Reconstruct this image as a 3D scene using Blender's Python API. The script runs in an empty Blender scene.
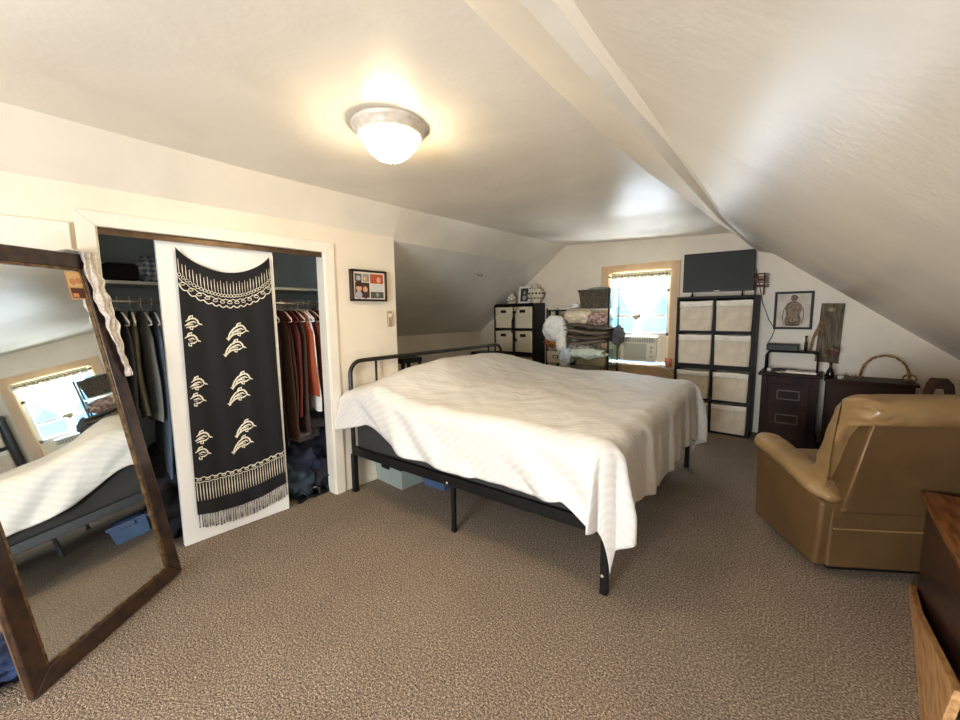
import bpy, bmesh, math, random
from mathutils import Vector, Matrix, noise
random.seed(7)
S = bpy.context.scene
COL = S.collection
R = math.radians
sin, cos, pi = math.sin, math.cos, math.pi

# ---------------------------------------------------------------- camera, sky, light, exposure
cd = bpy.data.cameras.new('camera'); cam = bpy.data.objects.new('camera', cd); COL.objects.link(cam)
cd.sensor_width = 36; cd.lens = 405.17 / 960 * 36; cd.clip_start = .02
yaw, pit, rol = 0.70107, 0.11278, 0.01177
fw = Vector((-sin(yaw)*cos(pit), cos(yaw)*cos(pit), -sin(pit)))
rt = Vector((cos(yaw), sin(yaw), 0)); dn = fw.cross(rt)
r2 = cos(rol)*rt + sin(rol)*dn; d2 = -sin(rol)*rt + cos(rol)*dn
cam.matrix_world = Matrix(((r2.x, -d2.x, -fw.x, 0), (r2.y, -d2.y, -fw.y, 0), (r2.z, -d2.z, -fw.z, 1.40), (0, 0, 0, 1)))
S.camera = cam
S.view_settings.view_transform = 'Standard'; S.view_settings.look = 'None'
S.view_settings.gamma = 1; S.view_settings.use_curve_mapping = False
S.view_settings.exposure = 1.05
try:
    S.cycles.use_denoising = True
    S.cycles.max_bounces = 10; S.cycles.diffuse_bounces = 6; S.cycles.transparent_max_bounces = 12
    S.cycles.sample_clamp_indirect = 8; S.cycles.caustics_reflective = False; S.cycles.caustics_refractive = False
except Exception: pass
W = bpy.data.worlds.new('world'); S.world = W; W.use_nodes = True
wn = W.node_tree.nodes; bg = wn['Background']
bg.inputs[0].default_value = (.26, .55, .90, 1); bg.inputs[1].default_value = 1.55

def area(name, loc, rot, sx, sy, power, color):
    l = bpy.data.lights.new(name, 'AREA'); l.shape = 'RECTANGLE'; l.size = sx; l.size_y = sy
    l.energy = power; l.color = color
    o = bpy.data.objects.new(name, l); COL.objects.link(o); o.location = loc; o.rotation_euler = rot
    return o
area('sky_light_far', (-1.9, 6.9, 3.2), (R(-52), 0, 0), 2.2, 1.6, 200, (.80, .90, 1.0))
area('ground_bounce_far', (-1.9, 6.9, .15), (R(-132), 0, 0), 2.2, 1.0, 360, (.84, .92, 1.0))
area('rear_fill_light', (-.55, -2.25, 1.10), (R(90), 0, 0), 1.1, .8, 74, (.93, .96, 1.0))  # added fill light behind the camera, shining through the added rear window

# ---------------------------------------------------------------- materials
MATS = {}
def lin(c):
    return tuple((x/12.92 if x <= .04045 else ((x+.055)/1.055)**2.4) for x in c)
def mat(name, rgb, rough=.6, metal=0, var=0, vscale=8, bump=0, bscale=40, emis=None, estr=0, rgb2=None, detail=4, coat=0, stretch=None, spec=None, btype='noise', distance=.01):
    """procedural material; rgb are 0..255 display values"""
    if name in MATS: return MATS[name]
    m = bpy.data.materials.new(name); m.use_nodes = True; nt = m.node_tree; n = nt.nodes
    b = n['Principled BSDF']; c = lin([x/255 for x in rgb])
    b.inputs['Base Color'].default_value = (*c, 1); b.inputs['Roughness'].default_value = rough
    b.inputs['Metallic'].default_value = metal
    if coat: b.inputs['Coat Weight'].default_value = coat; b.inputs['Coat Roughness'].default_value = .12
    if spec is not None: b.inputs['Specular IOR Level'].default_value = spec
    tc = n.new('ShaderNodeTexCoord'); mp = n.new('ShaderNodeMapping'); nt.links.new(tc.outputs['Object'], mp.inputs[0])
    if stretch: mp.inputs['Scale'].default_value = stretch
    if var or rgb2:
        c2 = lin([x/255 for x in (rgb2 or [max(0, min(255, x*(1-var))) for x in rgb])])
        t = n.new('ShaderNodeTexNoise'); t.inputs['Scale'].default_value = vscale; t.inputs['Detail'].default_value = detail
        rp = n.new('ShaderNodeValToRGB'); rp.color_ramp.elements[0].position = .38; rp.color_ramp.elements[1].position = .62
        rp.color_ramp.elements[0].color = (*c, 1); rp.color_ramp.elements[1].color = (*c2, 1)
        nt.links.new(mp.outputs[0], t.inputs['Vector']); nt.links.new(t.outputs[0], rp.inputs[0]); nt.links.new(rp.outputs[0], b.inputs['Base Color'])
    if bump:
        if btype == 'voronoi':
            t = n.new('ShaderNodeTexVoronoi')
        elif btype == 'wave':
            t = n.new('ShaderNodeTexWave'); t.inputs['Distortion'].default_value = 1.5
        else:
            t = n.new('ShaderNodeTexNoise'); t.inputs['Detail'].default_value = 4
        t.inputs['Scale'].default_value = bscale
        bp = n.new('ShaderNodeBump'); bp.inputs['Strength'].default_value = bump; bp.inputs['Distance'].default_value = distance
        nt.links.new(mp.outputs[0], t.inputs['Vector']); nt.links.new(t.outputs[0], bp.inputs['Height']); nt.links.new(bp.outputs[0], b.inputs['Normal'])
    if emis:
        b.inputs['Emission Color'].default_value = (*lin([x/255 for x in emis]), 1); b.inputs['Emission Strength'].default_value = estr
    MATS[name] = m; return m

def carpet():
    m = bpy.data.materials.new('carpet'); m.use_nodes = True; nt = m.node_tree; n = nt.nodes; b = n['Principled BSDF']
    tc = n.new('ShaderNodeTexCoord')
    t = n.new('ShaderNodeTexNoise'); t.inputs['Scale'].default_value = 120; t.inputs['Detail'].default_value = 6; t.inputs['Roughness'].default_value = .75
    rp = n.new('ShaderNodeValToRGB'); e = rp.color_ramp.elements
    e[0].position = .36; e[0].color = (*lin((.25, .22, .185)), 1)
    e[1].position = .66; e[1].color = (*lin((.86, .79, .69)), 1)
    k = e.new(.5); k.color = (*lin((.54, .475, .415)), 1)
    t2 = n.new('ShaderNodeTexNoise'); t2.inputs['Scale'].default_value = 3; t2.inputs['Detail'].default_value = 3
    mx = n.new('ShaderNodeMix'); mx.data_type = 'RGBA'; mx.blend_type = 'MULTIPLY'; mx.inputs[0].default_value = .35
    r2_ = n.new('ShaderNodeValToRGB'); r2_.color_ramp.elements[0].position = .35; r2_.color_ramp.elements[0].color = (.72, .72, .72, 1); r2_.color_ramp.elements[1].position = .6
    v = n.new('ShaderNodeTexVoronoi'); v.inputs['Scale'].default_value = 170
    bp = n.new('ShaderNodeBump'); bp.inputs['Strength'].default_value = .8; bp.inputs['Distance'].default_value = .006
    L = nt.links.new
    for x in (t, t2, v): L(tc.outputs['Object'], x.inputs['Vector'])
    L(t.outputs[0], rp.inputs[0]); L(t2.outputs[0], r2_.inputs[0]); L(rp.outputs[0], mx.inputs[6]); L(r2_.outputs[0], mx.inputs[7])
    L(mx.outputs[2], b.inputs['Base Color']); L(v.outputs[0], bp.inputs['Height']); L(bp.outputs[0], b.inputs['Normal'])
    b.inputs['Roughness'].default_value = .95; b.inputs['Specular IOR Level'].default_value = .1
    MATS['carpet'] = m; return m

def glossy_paint(name, rgb, rough, big, fine):
    m = bpy.data.materials.new(name); m.use_nodes = True; nt = m.node_tree; n = nt.nodes; b = n['Principled BSDF']
    tc = n.new('ShaderNodeTexCoord'); L = nt.links.new
    a = n.new('ShaderNodeTexNoise'); a.inputs['Scale'].default_value = 2.6; a.inputs['Detail'].default_value = 3; a.inputs['Distortion'].default_value = .6
    f = n.new('ShaderNodeTexNoise'); f.inputs['Scale'].default_value = 45; f.inputs['Detail'].default_value = 4
    b1 = n.new('ShaderNodeBump'); b1.inputs['Strength'].default_value = big; b1.inputs['Distance'].default_value = .1
    b2 = n.new('ShaderNodeBump'); b2.inputs['Strength'].default_value = fine; b2.inputs['Distance'].default_value = .01
    L(tc.outputs['Object'], a.inputs['Vector']); L(tc.outputs['Object'], f.inputs['Vector'])
    L(a.outputs[0], b1.inputs['Height']); L(f.outputs[0], b2.inputs['Height']); L(b1.outputs[0], b2.inputs['Normal']); L(b2.outputs[0], b.inputs['Normal'])
    c = lin([x/255 for x in rgb]); c2 = tuple(x*.93 for x in c)
    rp = n.new('ShaderNodeValToRGB'); rp.color_ramp.elements[0].position = .4; rp.color_ramp.elements[0].color = (*c, 1); rp.color_ramp.elements[1].position = .65; rp.color_ramp.elements[1].color = (*c2, 1)
    L(a.outputs[0], rp.inputs[0]); L(rp.outputs[0], b.inputs['Base Color'])
    b.inputs['Roughness'].default_value = rough
    MATS[name] = m; return m

CARPET = carpet()
CEIL = glossy_paint('gloss_cream_ceiling', (230, 223, 209), .29, .05, .10)
WALLP = glossy_paint('cream_wall', (238, 227, 208), .42, .05, .08)
WALLG = glossy_paint('pale_wall', (236, 233, 224), .45, .05, .08)
TRIM = mat('white_trim', (240, 234, 220), .35, var=.04, vscale=3, bump=.05, bscale=20)
CLOSET = mat('closet_paint', (206, 218, 224), .6, var=.05, vscale=3)
BLACKM = mat('black_metal', (26, 26, 27), .38, .3, var=.2, vscale=30)
GUNM = mat('gunmetal_tube', (62, 60, 55), .32, .6, var=.15, vscale=20)
CHAR = mat('charcoal_fabric', (58, 56, 54), .9, var=.15, vscale=150, bump=.3, bscale=300)
SHELFG = mat('grey_black_laminate', (20, 23, 24), .55, spec=.25, var=.12, vscale=12, stretch=(1, 1, 6))
BLKWD = mat('black_laminate', (22, 19, 18), .5, spec=.3, var=.2, vscale=10)
BINF = mat('cream_bin_fabric', (230, 216, 194), .9, var=.07, vscale=9, bump=.35, bscale=14, distance=.02)
BINT = mat('bin_band', (246, 240, 226), .85, var=.04, vscale=20)
PINE = mat('pale_pine_casing', (226, 190, 148), .45, var=.08, vscale=5, stretch=(1, 1, .3))
WHITE = mat('white_plastic', (238, 236, 228), .4, var=.03, vscale=10)
DARKWD = mat('dark_cherry_wood', (64, 35, 20), .5, spec=.15, var=.35, vscale=9, stretch=(1, 1, .15))
DARKWD2 = mat('espresso_wood', (46, 27, 16), .5, spec=.15, var=.35, vscale=9, stretch=(1, 1, .2))
OAK = mat('worn_oak', (150, 96, 52), .42, rgb2=(96, 56, 28), vscale=7, stretch=(6, .8, 6), bump=.1, bscale=20, coat=.2)
LPINE = mat('light_pine', (214, 170, 118), .5, rgb2=(176, 126, 80), vscale=8, stretch=(6, .9, 6), bump=.08, bscale=20)
BLK = mat('black_plastic', (18, 18, 20), .45, spec=.3, var=.1, vscale=20)
CHROME = mat('brushed_nickel', (222, 212, 198), .38, .15, var=.1, vscale=20)

# ---------------------------------------------------------------- mesh builder
class MB:
    def __init__(s): s.v = []; s.f = []; s.m = []; s.cur = 0
    def add(s, vs, fs, M=None):
        o = len(s.v)
        for p in vs:
            p = Vector(p); s.v.append(M @ p if M else p)
        for f in fs: s.f.append([i+o for i in f]); s.m.append(s.cur)
        return s
    def box(s, x0, x1, y0, y1, z0, z1, M=None):
        v = [(x, y, z) for x in (x0, x1) for y in (y0, y1) for z in (z0, z1)]
        return s.add(v, [(0, 1, 3, 2), (4, 6, 7, 5), (0, 4, 5, 1), (2, 3, 7, 6), (0, 2, 6, 4), (1, 5, 7, 3)], M)
    def tube(s, pts, r, n=8, cap=True, closed=False, flat=1.0):
        P = [Vector(p) for p in pts]; N = len(P); rs = r if isinstance(r, (list, tuple)) else [r]*N
        vs = []; fs = []; up = None
        for i in range(N):
            if closed: t = P[(i+1) % N]-P[i-1]
            else: t = P[min(i+1, N-1)]-P[max(i-1, 0)]
            if t.length < 1e-9: t = Vector((0, 0, 1))
            t.normalize()
            if up is None: up = Vector((0, 0, 1)) if abs(t.z) < .9 else Vector((1, 0, 0))
            a = t.cross(up)
            if a.length < 1e-4: a = t.orthogonal()
            a.normalize(); b = a.cross(t).normalized(); up = b
            for k in range(n):
                th = 2*pi*k/n; vs.append(P[i]+a*cos(th)*rs[i]+b*sin(th)*rs[i]*flat)
        for i in range(N if closed else N-1):
            j = (i+1) % N
            for k in range(n): fs.append((i*n+k, i*n+(k+1) % n, j*n+(k+1) % n, j*n+k))
        if cap and not closed:
            fs.append(tuple(range(n-1, -1, -1))); fs.append(tuple((N-1)*n+k for k in range(n)))
        return s.add(vs, fs)
    def lathe(s, prof, c=(0, 0, 0), n=24, M=None):
        vs = []; fs = []
        for r, z in prof:
            for k in range(n): vs.append((c[0]+r*cos(2*pi*k/n), c[1]+r*sin(2*pi*k/n), c[2]+z))
        for i in range(len(prof)-1):
            for k in range(n): fs.append((i*n+k, i*n+(k+1) % n, (i+1)*n+(k+1) % n, (i+1)*n+k))
        if prof[0][0] > 1e-4: fs.append(tuple(range(n-1, -1, -1)))
        if prof[-1][0] > 1e-4: fs.append(tuple((len(prof)-1)*n+k for k in range(n)))
        return s.add(vs, fs, M)
    def grid(s, fn, nu, nv, wrapu=False):
        vs = [fn(i/(nu if wrapu else nu), j/nv) for i in range(nu if wrapu else nu+1) for j in range(nv+1)]
        fs = []
        for i in range(nu):
            i2 = (i+1) % nu if wrapu else i+1
            for j in range(nv): fs.append((i*(nv+1)+j, i2*(nv+1)+j, i2*(nv+1)+j+1, i*(nv+1)+j+1))
        return s.add(vs, fs)
    def prism(s, poly, h0, h1, axis='z', M=None):
        n = len(poly)
        mk = {'z': lambda a, b, h: (a, b, h), 'x': lambda a, b, h: (h, a, b), 'y': lambda a, b, h: (a, h, b)}[axis]
        vs = [mk(a, b, h0) for a, b in poly]+[mk(a, b, h1) for a, b in poly]
        fs = [tuple(range(n-1, -1, -1)), tuple(range(n, 2*n))]+[(i, (i+1) % n, n+(i+1) % n, n+i) for i in range(n)]
        return s.add(vs, fs, M)
    def ico(s, c, r, sub=3, amp=0, fr=3, seed=0, scale=(1, 1, 1), flatz=None):
        bm = bmesh.new(); bmesh.ops.create_icosphere(bm, subdivisions=sub, radius=1)
        vs = []
        for v in bm.verts:
            p = v.co.copy(); nn = noise.noise(p*fr+Vector((seed, seed*2.3, 0)))+.5*noise.noise(p*fr*2.3+Vector((seed, 0, 9)))
            p = p*(1+amp*nn); p = Vector((p.x*scale[0]*r, p.y*scale[1]*r, p.z*scale[2]*r))
            if flatz is not None and p.z < flatz: p.z = flatz
            vs.append(Vector(c)+p)
        fs = [tuple(v.index for v in f.verts) for f in bm.faces]; bm.free()
        return s.add(vs, fs)
    def build(s, name, mats, parent=None, bevel=0, smooth=False, seg=2, solid=0, subd=0):
        me = bpy.data.meshes.new(name); me.from_pydata([tuple(v) for v in s.v], [], s.f)
        if not isinstance(mats, (list, tuple)): mats = [mats]
        for m in mats: me.materials.append(m)
        for p, k in zip(me.polygons, s.m): p.material_index = k; p.use_smooth = smooth
        bm = bmesh.new(); bm.from_mesh(me); bmesh.ops.recalc_face_normals(bm, faces=bm.faces); bm.to_mesh(me); bm.free()
        o = bpy.data.objects.new(name, me); COL.objects.link(o)
        if parent: o.parent = parent
        if solid: md = o.modifiers.new('s', 'SOLIDIFY'); md.thickness = solid; md.offset = 0
        if bevel:
            md = o.modifiers.new('b', 'BEVEL'); md.width = bevel; md.segments = seg; md.limit_method = 'ANGLE'; md.angle_limit = R(40)
            if smooth is False:
                for p in me.polygons: p.use_smooth = True
                md.harden_normals = True
        if subd: md = o.modifiers.new('u', 'SUBSURF'); md.levels = subd; md.render_levels = subd
        return o

def tag(o, label=None, cat=None, group=None, kind=None):
    if label: o['label'] = label
    if cat: o['category'] = cat
    if group: o['group'] = group
    if kind: o['kind'] = kind
    return o
def struct(o, label=None): o['kind'] = 'structure'; o['label'] = label or o.name.replace('_', ' '); return o
def empty(name, loc, rz=0, label=None, cat=None, group=None, M=None):
    o = bpy.data.objects.new(name, None); COL.objects.link(o); o.empty_display_size = .05
    if M is not None: o.matrix_world = M
    else: o.location = loc; o.rotation_euler = (0, 0, rz)
    return tag(o, label, cat, group)
def lerp(a, b, t): return a+(b-a)*t
def interp(st, y):
    if y <= st[0][0]: return st[0][1:]
    for a, b in zip(st, st[1:]):
        if y <= b[0]:
            t = (y-a[0])/(b[0]-a[0]); return tuple(lerp(p, q, t) for p, q in zip(a[1:], b[1:]))
    return st[-1][1:]

# ---------------------------------------------------------------- room shell
Y0, YF = -2.1, 5.55
CE = [(-2.1, -2.60, 2.28), (.09, -2.61, 2.28), (1.05, -2.70, 2.28), (2.3, -2.74, 2.29), (3.8, -2.86, 2.34), (5.55, -3.0, 2.40)]
CR = [(2.25, -2.87, 2.035), (5.55, -3.35, 2.12)]
L1 = [(-2.1, -.86, 2.31), (.96, -.86, 2.309), (1.4, -.86, 2.277), (1.94, -.86, 2.249), (2.59, -.86, 2.232), (3.64, -.86, 2.257), (5.55, -.86, 2.295)]
L2 = [(-2.1, -.60, 2.15), (.87, -.60, 2.14), (1.67, -.60, 2.105), (3.36, -.60, 2.04), (5.55, -.60, 2.055)]
L3 = [(-2.1, -.55, 2.155), (.96, -.55, 2.151), (1.5, -.55, 2.112), (1.93, -.55, 2.108), (3.3, -.58, 2.05), (5.55, -.595, 2.057)]
L4 = [(-2.1, -.36, 1.94), (.71, -.371, 1.945), (.9, -.395, 1.963), (1.2, -.416, 1.979), (1.45, -.44, 1.995), (2.08, -.48, 2.016), (2.89, -.52, 2.01), (3.59, -.53, 2.02), (4.36, -.505, 1.998), (5.55, -.454, 2.016)]
KX, KZ = 1.35, .642

def strip(A, B, ya, yb, nu, nv, amp=0, seed=0):
    m = MB()
    def fn(u, v):
        y = lerp(ya, yb, u); a = interp(A, y) if isinstance(A, list) else A; b = interp(B, y) if isinstance(B, list) else B
        w = (sin(pi*v)**.6 if 0 < v < 1 else 0)*min(1, max(0, (yb-y)/.8))
        return Vector((lerp(a[0], b[0], v), y, lerp(a[1], b[1], v)+amp*w*noise.noise(Vector((y*1.1+seed, lerp(a[0], b[0], v)*1.6, seed)))))
    m.grid(fn, nu, nv); return m
m = MB().box(-4.75, 1.45, -2.2, 5.65, -.06, 0); struct(m.build('floor', CARPET), 'brown speckled loop carpet floor')
struct(strip(CE, L1, Y0, YF, 60, 24, .022, 3).build('ceiling', CEIL, smooth=True), 'flat cream painted ceiling')
struct(strip((-2.85, 2.06), CE, Y0, 2.25, 20, 3).build('ceiling_slope_closet', CEIL, smooth=True), 'short sloped band above the closet wall')
struct(strip(CR, CE, 2.25, YF, 24, 4).build('ceiling_slope_alcove_upper', CEIL, smooth=True), 'upper sloped ceiling band above the bed head')
struct(strip((-4.65, 1.10), CR, 2.25, YF, 24, 8, .01, 5).build('ceiling_slope_alcove_lower', WALLG, smooth=True), 'grey-lit sloped ceiling behind the bed head')
m = strip(L1, L2, Y0, YF, 60, 4, .006, 9); m.v += []; 
struct(m.build('trim_1', CEIL, smooth=True), 'sloped cream soffit face along the ceiling edge')
struct(strip(L2, L3, Y0, YF, 60, 1).build('trim_2', TRIM), 'pale narrow underside of the soffit')
struct(strip(L3, L4, Y0, YF, 60, 2).build('trim_3', WALLG), 'shaded step between soffit and sloped ceiling')
struct(strip(L4, (KX, KZ), Y0, YF, 60, 30, .02, 12).build('ceiling_slope_right', CEIL, smooth=True), 'large glossy sloped ceiling on the right')
struct(MB().box(KX, KX+.05, Y0, YF, 0, KZ+.02).build('wall_right', WALLP), 'low knee wall under the right slope')
# closet wall with opening
OY0, OY1, OZ = .365, 1.60, 1.865
m = MB(); T = .10
m.box(-2.85-T, -2.85, Y0, OY0, 0, 2.07); m.box(-2.85-T, -2.85, OY1, 2.25, 0, 2.07); m.box(-2.85-T, -2.85, OY0, OY1, OZ, 2.07)
m.box(-4.65, -2.85-T, 2.15, 2.25, 0, 2.05)
struct(m.build('wall_left', WALLP), 'cream closet wall')
m = MB(); m.box(-3.66, -3.60, .05, 2.15, 0, 2.05); m.box(-3.60, -2.95, .02, .06, 0, 2.05); m.box(-3.60, -2.95, 2.10, 2.15, 0, 2.05); m.box(-3.62, -2.95, .05, 2.15, 2.03, 2.07)
struct(m.build('wall_closet', CLOSET), 'blue grey inside walls of the closet')
struct(MB().box(-4.70, -4.65, 2.2, YF, 0, 1.12).build('wall_alcove', WALLP), 'low knee wall behind the bed head')
# far gable wall with window opening
WX0, WX1, WZ0, WZ1 = -2.31, -1.50, .70, 1.935
TOP = [(-4.65, 1.10), (-3.35, 2.12), (-3.0, 2.40), (-.86, 2.295), (-.60, 2.055), (-.454, 2.016), (KX, KZ)]
def topz(x): return interp([(a, b) for a, b in TOP], x)[0]
m = MB()
m.prism([(-4.7, 0), (WX0, 0), (WX0, topz(WX0)+.05), (-3.0, 2.45), (-3.40, 2.14), (-4.7, 1.12)], YF, YF+.12, 'y')
m.prism([(WX0, 0), (WX1, 0), (WX1, WZ0), (WX0, WZ0)], YF, YF+.12, 'y')
m.prism([(WX0, WZ1), (WX1, WZ1), (WX1, topz(WX1)+.05), (WX0, topz(WX0)+.05)], YF, YF+.12, 'y')
m.prism([(WX1, 0), (KX+.05, 0), (KX+.05, KZ), (-.42, 2.05), (-.58, 2.09), (-.84, 2.34), (WX1, topz(WX1)+.05)], YF, YF+.12, 'y')
struct(m.build('wall_far', WALLP), 'cream far gable wall with the window')
# unseen rear gable wall; its window is added to carry the fill light
m = MB(); a, b, c, d = -1.15, .05, .65, 1.55
m.prism([(-2.95, 0), (a, 0), (a, 2.30), (-2.6, 2.28), (-2.95, 2.0)], Y0-.12, Y0, 'y')
m.prism([(a, 0), (b, 0), (b, c), (a, c)], Y0-.12, Y0, 'y')
m.prism([(a, d), (b, d), (b, 1.66), (-.36, 1.97), (-.6, 2.15), (-.86, 2.31), (a, 2.30)], Y0-.12, Y0, 'y')
m.prism([(b, 0), (KX+.05, 0), (KX+.05, KZ), (b, 1.66)], Y0-.12, Y0, 'y')
struct(m.build('wall_rear', WALLP), 'rear gable wall')
w2 = empty('fill_window', (-.55, Y0, c)); struct(w2, 'added rear window for the fill light')
fm = MB()
for x0, x1, z0, z1 in ((-.66, -.60, -.06, .96), (.60, .66, -.06, .96), (-.66, .66, -.06, 0), (-.66, .66, .90, .96)): fm.box(x0, x1, -.02, .02, z0, z1)
fm.build('fill_window_frame', TRIM, w2)

# closet casing, track
cs = MB()
cs.prism([(.29, 0), (.365, 0), (.365, 1.865), (.29, 1.94)], -2.85, -2.832, 'x')
cs.prism([(1.60, 0), (1.675, 0), (1.675, 1.94), (1.60, 1.865)], -2.85, -2.832, 'x')
cs.prism([(.29, 1.94), (.365, 1.865), (1.60, 1.865), (1.675, 1.94)], -2.85, -2.832, 'x')
cs.box(-2.95, -2.845, 1.592, 1.602, 0, 1.865); cs.box(-2.95, -2.845, .363, .373, 0, 1.865)
struct(cs.build('trim_4', TRIM, bevel=.004), 'white casing round the closet opening')
tr = MB(); tr.box(-2.945, -2.865, .37, 1.60, 1.845, 1.866); tr.box(-2.87, -2.862, .37, 1.60, 1.83, 1.866)
struct(tr.build('trim_5', mat('bronze_track', (104, 84, 62), .35, .6, var=.2, vscale=20)), 'bronze sliding door track')
sh = MB(); sh.box(-3.60, -3.22, .06, 2.10, 1.605, 1.625)
struct(sh.build('trim_6', mat('pale_shelf', (206, 212, 206), .5, var=.04, vscale=5), bevel=.002), 'pale closet shelf board')
# flat white door at the far left of the wall, beside the closet
d2 = empty('door_2', (-2.85, -.26, 0)); struct(d2, 'white door beside the closet behind the mirror')
dm = MB(); dm.box(0, .03, -.52, .53, 0, 1.865); dm.build('door_leaf', TRIM, d2, bevel=.004)
dm = MB(); dm.ico((.045, -.01+.26-.06, 1.885), .012, 2); dm.tube([(0, .19, 1.885), (.045, .19, 1.885)], .005); dm.build('wall_nail', mat('brass', (150, 120, 60), .3, .8), d2, smooth=True)  # nail with its head, set in the wall above the door leaf

# sliding closet door panel
d1 = empty('door_1', (-2.93, .615, .005)); struct(d1, 'white flat sliding closet door')
dm = MB(); dm.box(0, .034, 0, .638, 0, 1.845); dm.build('door_leaf', mat('door_white', (245, 244, 240), .35, var=.02, vscale=3), d1, bevel=.003)

# far window
w1 = empty('window_1', (0, YF, 0)); struct(w1, 'far window with pale pine casing')
m = MB(); cw = .105
m.box(WX0-cw, WX0, -.022, 0, WZ0-.02, WZ1+cw); m.box(WX1, WX1+cw, -.022, 0, WZ0-.02, WZ1+cw); m.box(WX0, WX1, -.022, 0, WZ1, WZ1+cw)
m.box(WX0-cw, WX1+cw, -.018, 0, WZ0-.14, WZ0-.035)
m.build('window_casing', PINE, w1, bevel=.004)
m = MB(); m.box(WX0-cw-.02, WX1+cw+.02, -.05, .10, WZ0-.035, WZ0); m.build('window_sill', PINE, w1, bevel=.006)
m = MB(); m.box(WX0, WX0+.012, 0, .12, WZ0, WZ1); m.box(WX1-.012, WX1, 0, .12, WZ0, WZ1); m.box(WX0, WX1, 0, .12, WZ1-.012, WZ1)
m.build('window_jamb', mat('jamb_cream', (244, 224, 176), .5), w1)
def sash(name, z0, z1, y, t=.04):
    m = MB(); a, b = WX0+.012, WX1-.012
    m.box(a, a+t, y, y+.03, z0, z1); m.box(b-t, b, y, y+.03, z0, z1); m.box(a, b, y, y+.03, z0, z0+t); m.box(a, b, y, y+.03, z1-t, z1)
    o = m.build(name, WHITE, w1, bevel=.003)
    g = MB(); g.box(a+t, b-t, y+.012, y+.016, z0+t, z1-t)
    gm = bpy.data.materials.new('pane_glass'); gm.use_nodes = True; nt = gm.node_tree; nt.nodes.clear()
    out = nt.nodes.new('ShaderNodeOutputMaterial'); mx = nt.nodes.new('ShaderNodeMixShader'); tr_ = nt.nodes.new('ShaderNodeBsdfTransparent'); gl = nt.nodes.new('ShaderNodeBsdfGlossy'); gl.inputs['Roughness'].default_value = .02
    mx.inputs[0].default_value = .07; nt.links.new(tr_.outputs[0], mx.inputs[1]); nt.links.new(gl.outputs[0], mx.inputs[2]); nt.links.new(mx.outputs[0], out.inputs[0])
    g.build('pane', gm, o)
sash('window_sash', 1.33, WZ1-.012, .07); sash('window_sash', 1.09, 1.70, .035)

# ---------------------------------------------------------------- ceiling light
t = empty('ceiling_light', (-1.62, 1.28, 2.288), 0, 'round flush ceiling light with glowing frosted glass bowl', 'ceiling light')
m = MB(); m.lathe([(.001, 0), (.176, 0), (.178, -.008), (.171, -.020), (.162, -.026), (.158, -.042), (.146, -.052), (.139, -.054), (.137, -.035), (.001, -.035)], n=48)
m.build('base_ring', CHROME, t, smooth=True)
m = MB(); m.lathe([(.137, -.045), (.134, -.06), (.119, -.092), (.095, -.122), (.062, -.148), (.03, -.160), (.001, -.163)], n=48)
m.build('glass_bowl', mat('lit_glass', (255, 240, 205), .4, emis=(255, 230, 188), estr=30), t, smooth=True)
m = MB(); m.lathe([(.001, -.160), (.012, -.162), (.013, -.169), (.008, -.176), (.001, -.180)], n=16); m.build('finial', CHROME, t, smooth=True)

# ---------------------------------------------------------------- leaning mirror
AZ, TL = R(40), R(9.2)
n_ = Vector((cos(AZ)*cos(TL), sin(AZ)*cos(TL), sin(TL))); e1 = Vector((-sin(AZ), cos(AZ), 0)); e2 = n_.cross(e1); ro = R(.9)
e1, e2 = e1*cos(ro)+e2*sin(ro), e2*cos(ro)-e1*sin(ro)
MP = Vector((-2.618, .538, .012))-e1*.757+Vector((0, 0, .002))
MM = Matrix(((e1.x, e2.x, n_.x, MP.x), (e1.y, e2.y, n_.y, MP.y), (e1.z, e2.z, n_.z, MP.z), (0, 0, 0, 1)))
t = empty('leaning_mirror', None, 0, 'tall floor mirror in a worn dark brown frame leaning against the closet wall', 'mirror', M=MM)
MW, MH, FW = .752, 1.722, .072
m = MB()
def frame_bar(m, pts, z0=-.028, z1=0): m.prism(pts, z0, z1, 'z')
FRM = mat('worn_dark_frame', (70, 46, 30), .3, rgb2=(36, 25, 20), vscale=14, bump=.2, bscale=60, coat=.4)
GILT = mat('dull_gilt', (140, 112, 74), .35, .4, rgb2=(88, 66, 44), vscale=40)
for P in ([(0, 0), (MW, 0), (MW-FW, FW), (FW, FW)], [(MW, 0), (MW, MH), (MW-FW, MH-FW), (MW-FW, FW)], [(MW, MH), (0, MH), (FW, MH-FW), (MW-FW, MH-FW)], [(0, MH), (0, 0), (FW, FW), (FW, MH-FW)]):
    frame_bar(m, P)
m.build('frame', FRM, t, bevel=.008, seg=3)
m = MB(); a = FW-.002; g = .012
for x0, x1, y0, y1 in ((a, MW-a, a-g+.012, a+g), (a, MW-a, MH-a-g, MH-a), (a, a+g, a, MH-a), (MW-a-g, MW-a, a, MH-a)): m.box(x0, x1, y0, y1, -.024, -.006)
m.build('inner_bead', GILT, t, bevel=.002)
mm = bpy.data.materials.new('mirror_glass'); mm.use_nodes = True; b = mm.node_tree.nodes['Principled BSDF']
b.inputs['Metallic'].default_value = 1; b.inputs['Roughness'].default_value = .015; b.inputs['Base Color'].default_value = (.86, .90, .89, 1)
m = MB(); m.box(a, MW-a, a, MH-a, -.020, -.014); m.build('mirror_glass', mm, t)
m = MB(); m.box(.005, MW-.005, .005, MH-.005, -.034, -.028); m.build('back_board', mat('hardboard', (110, 82, 56), .8), t)

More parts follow.
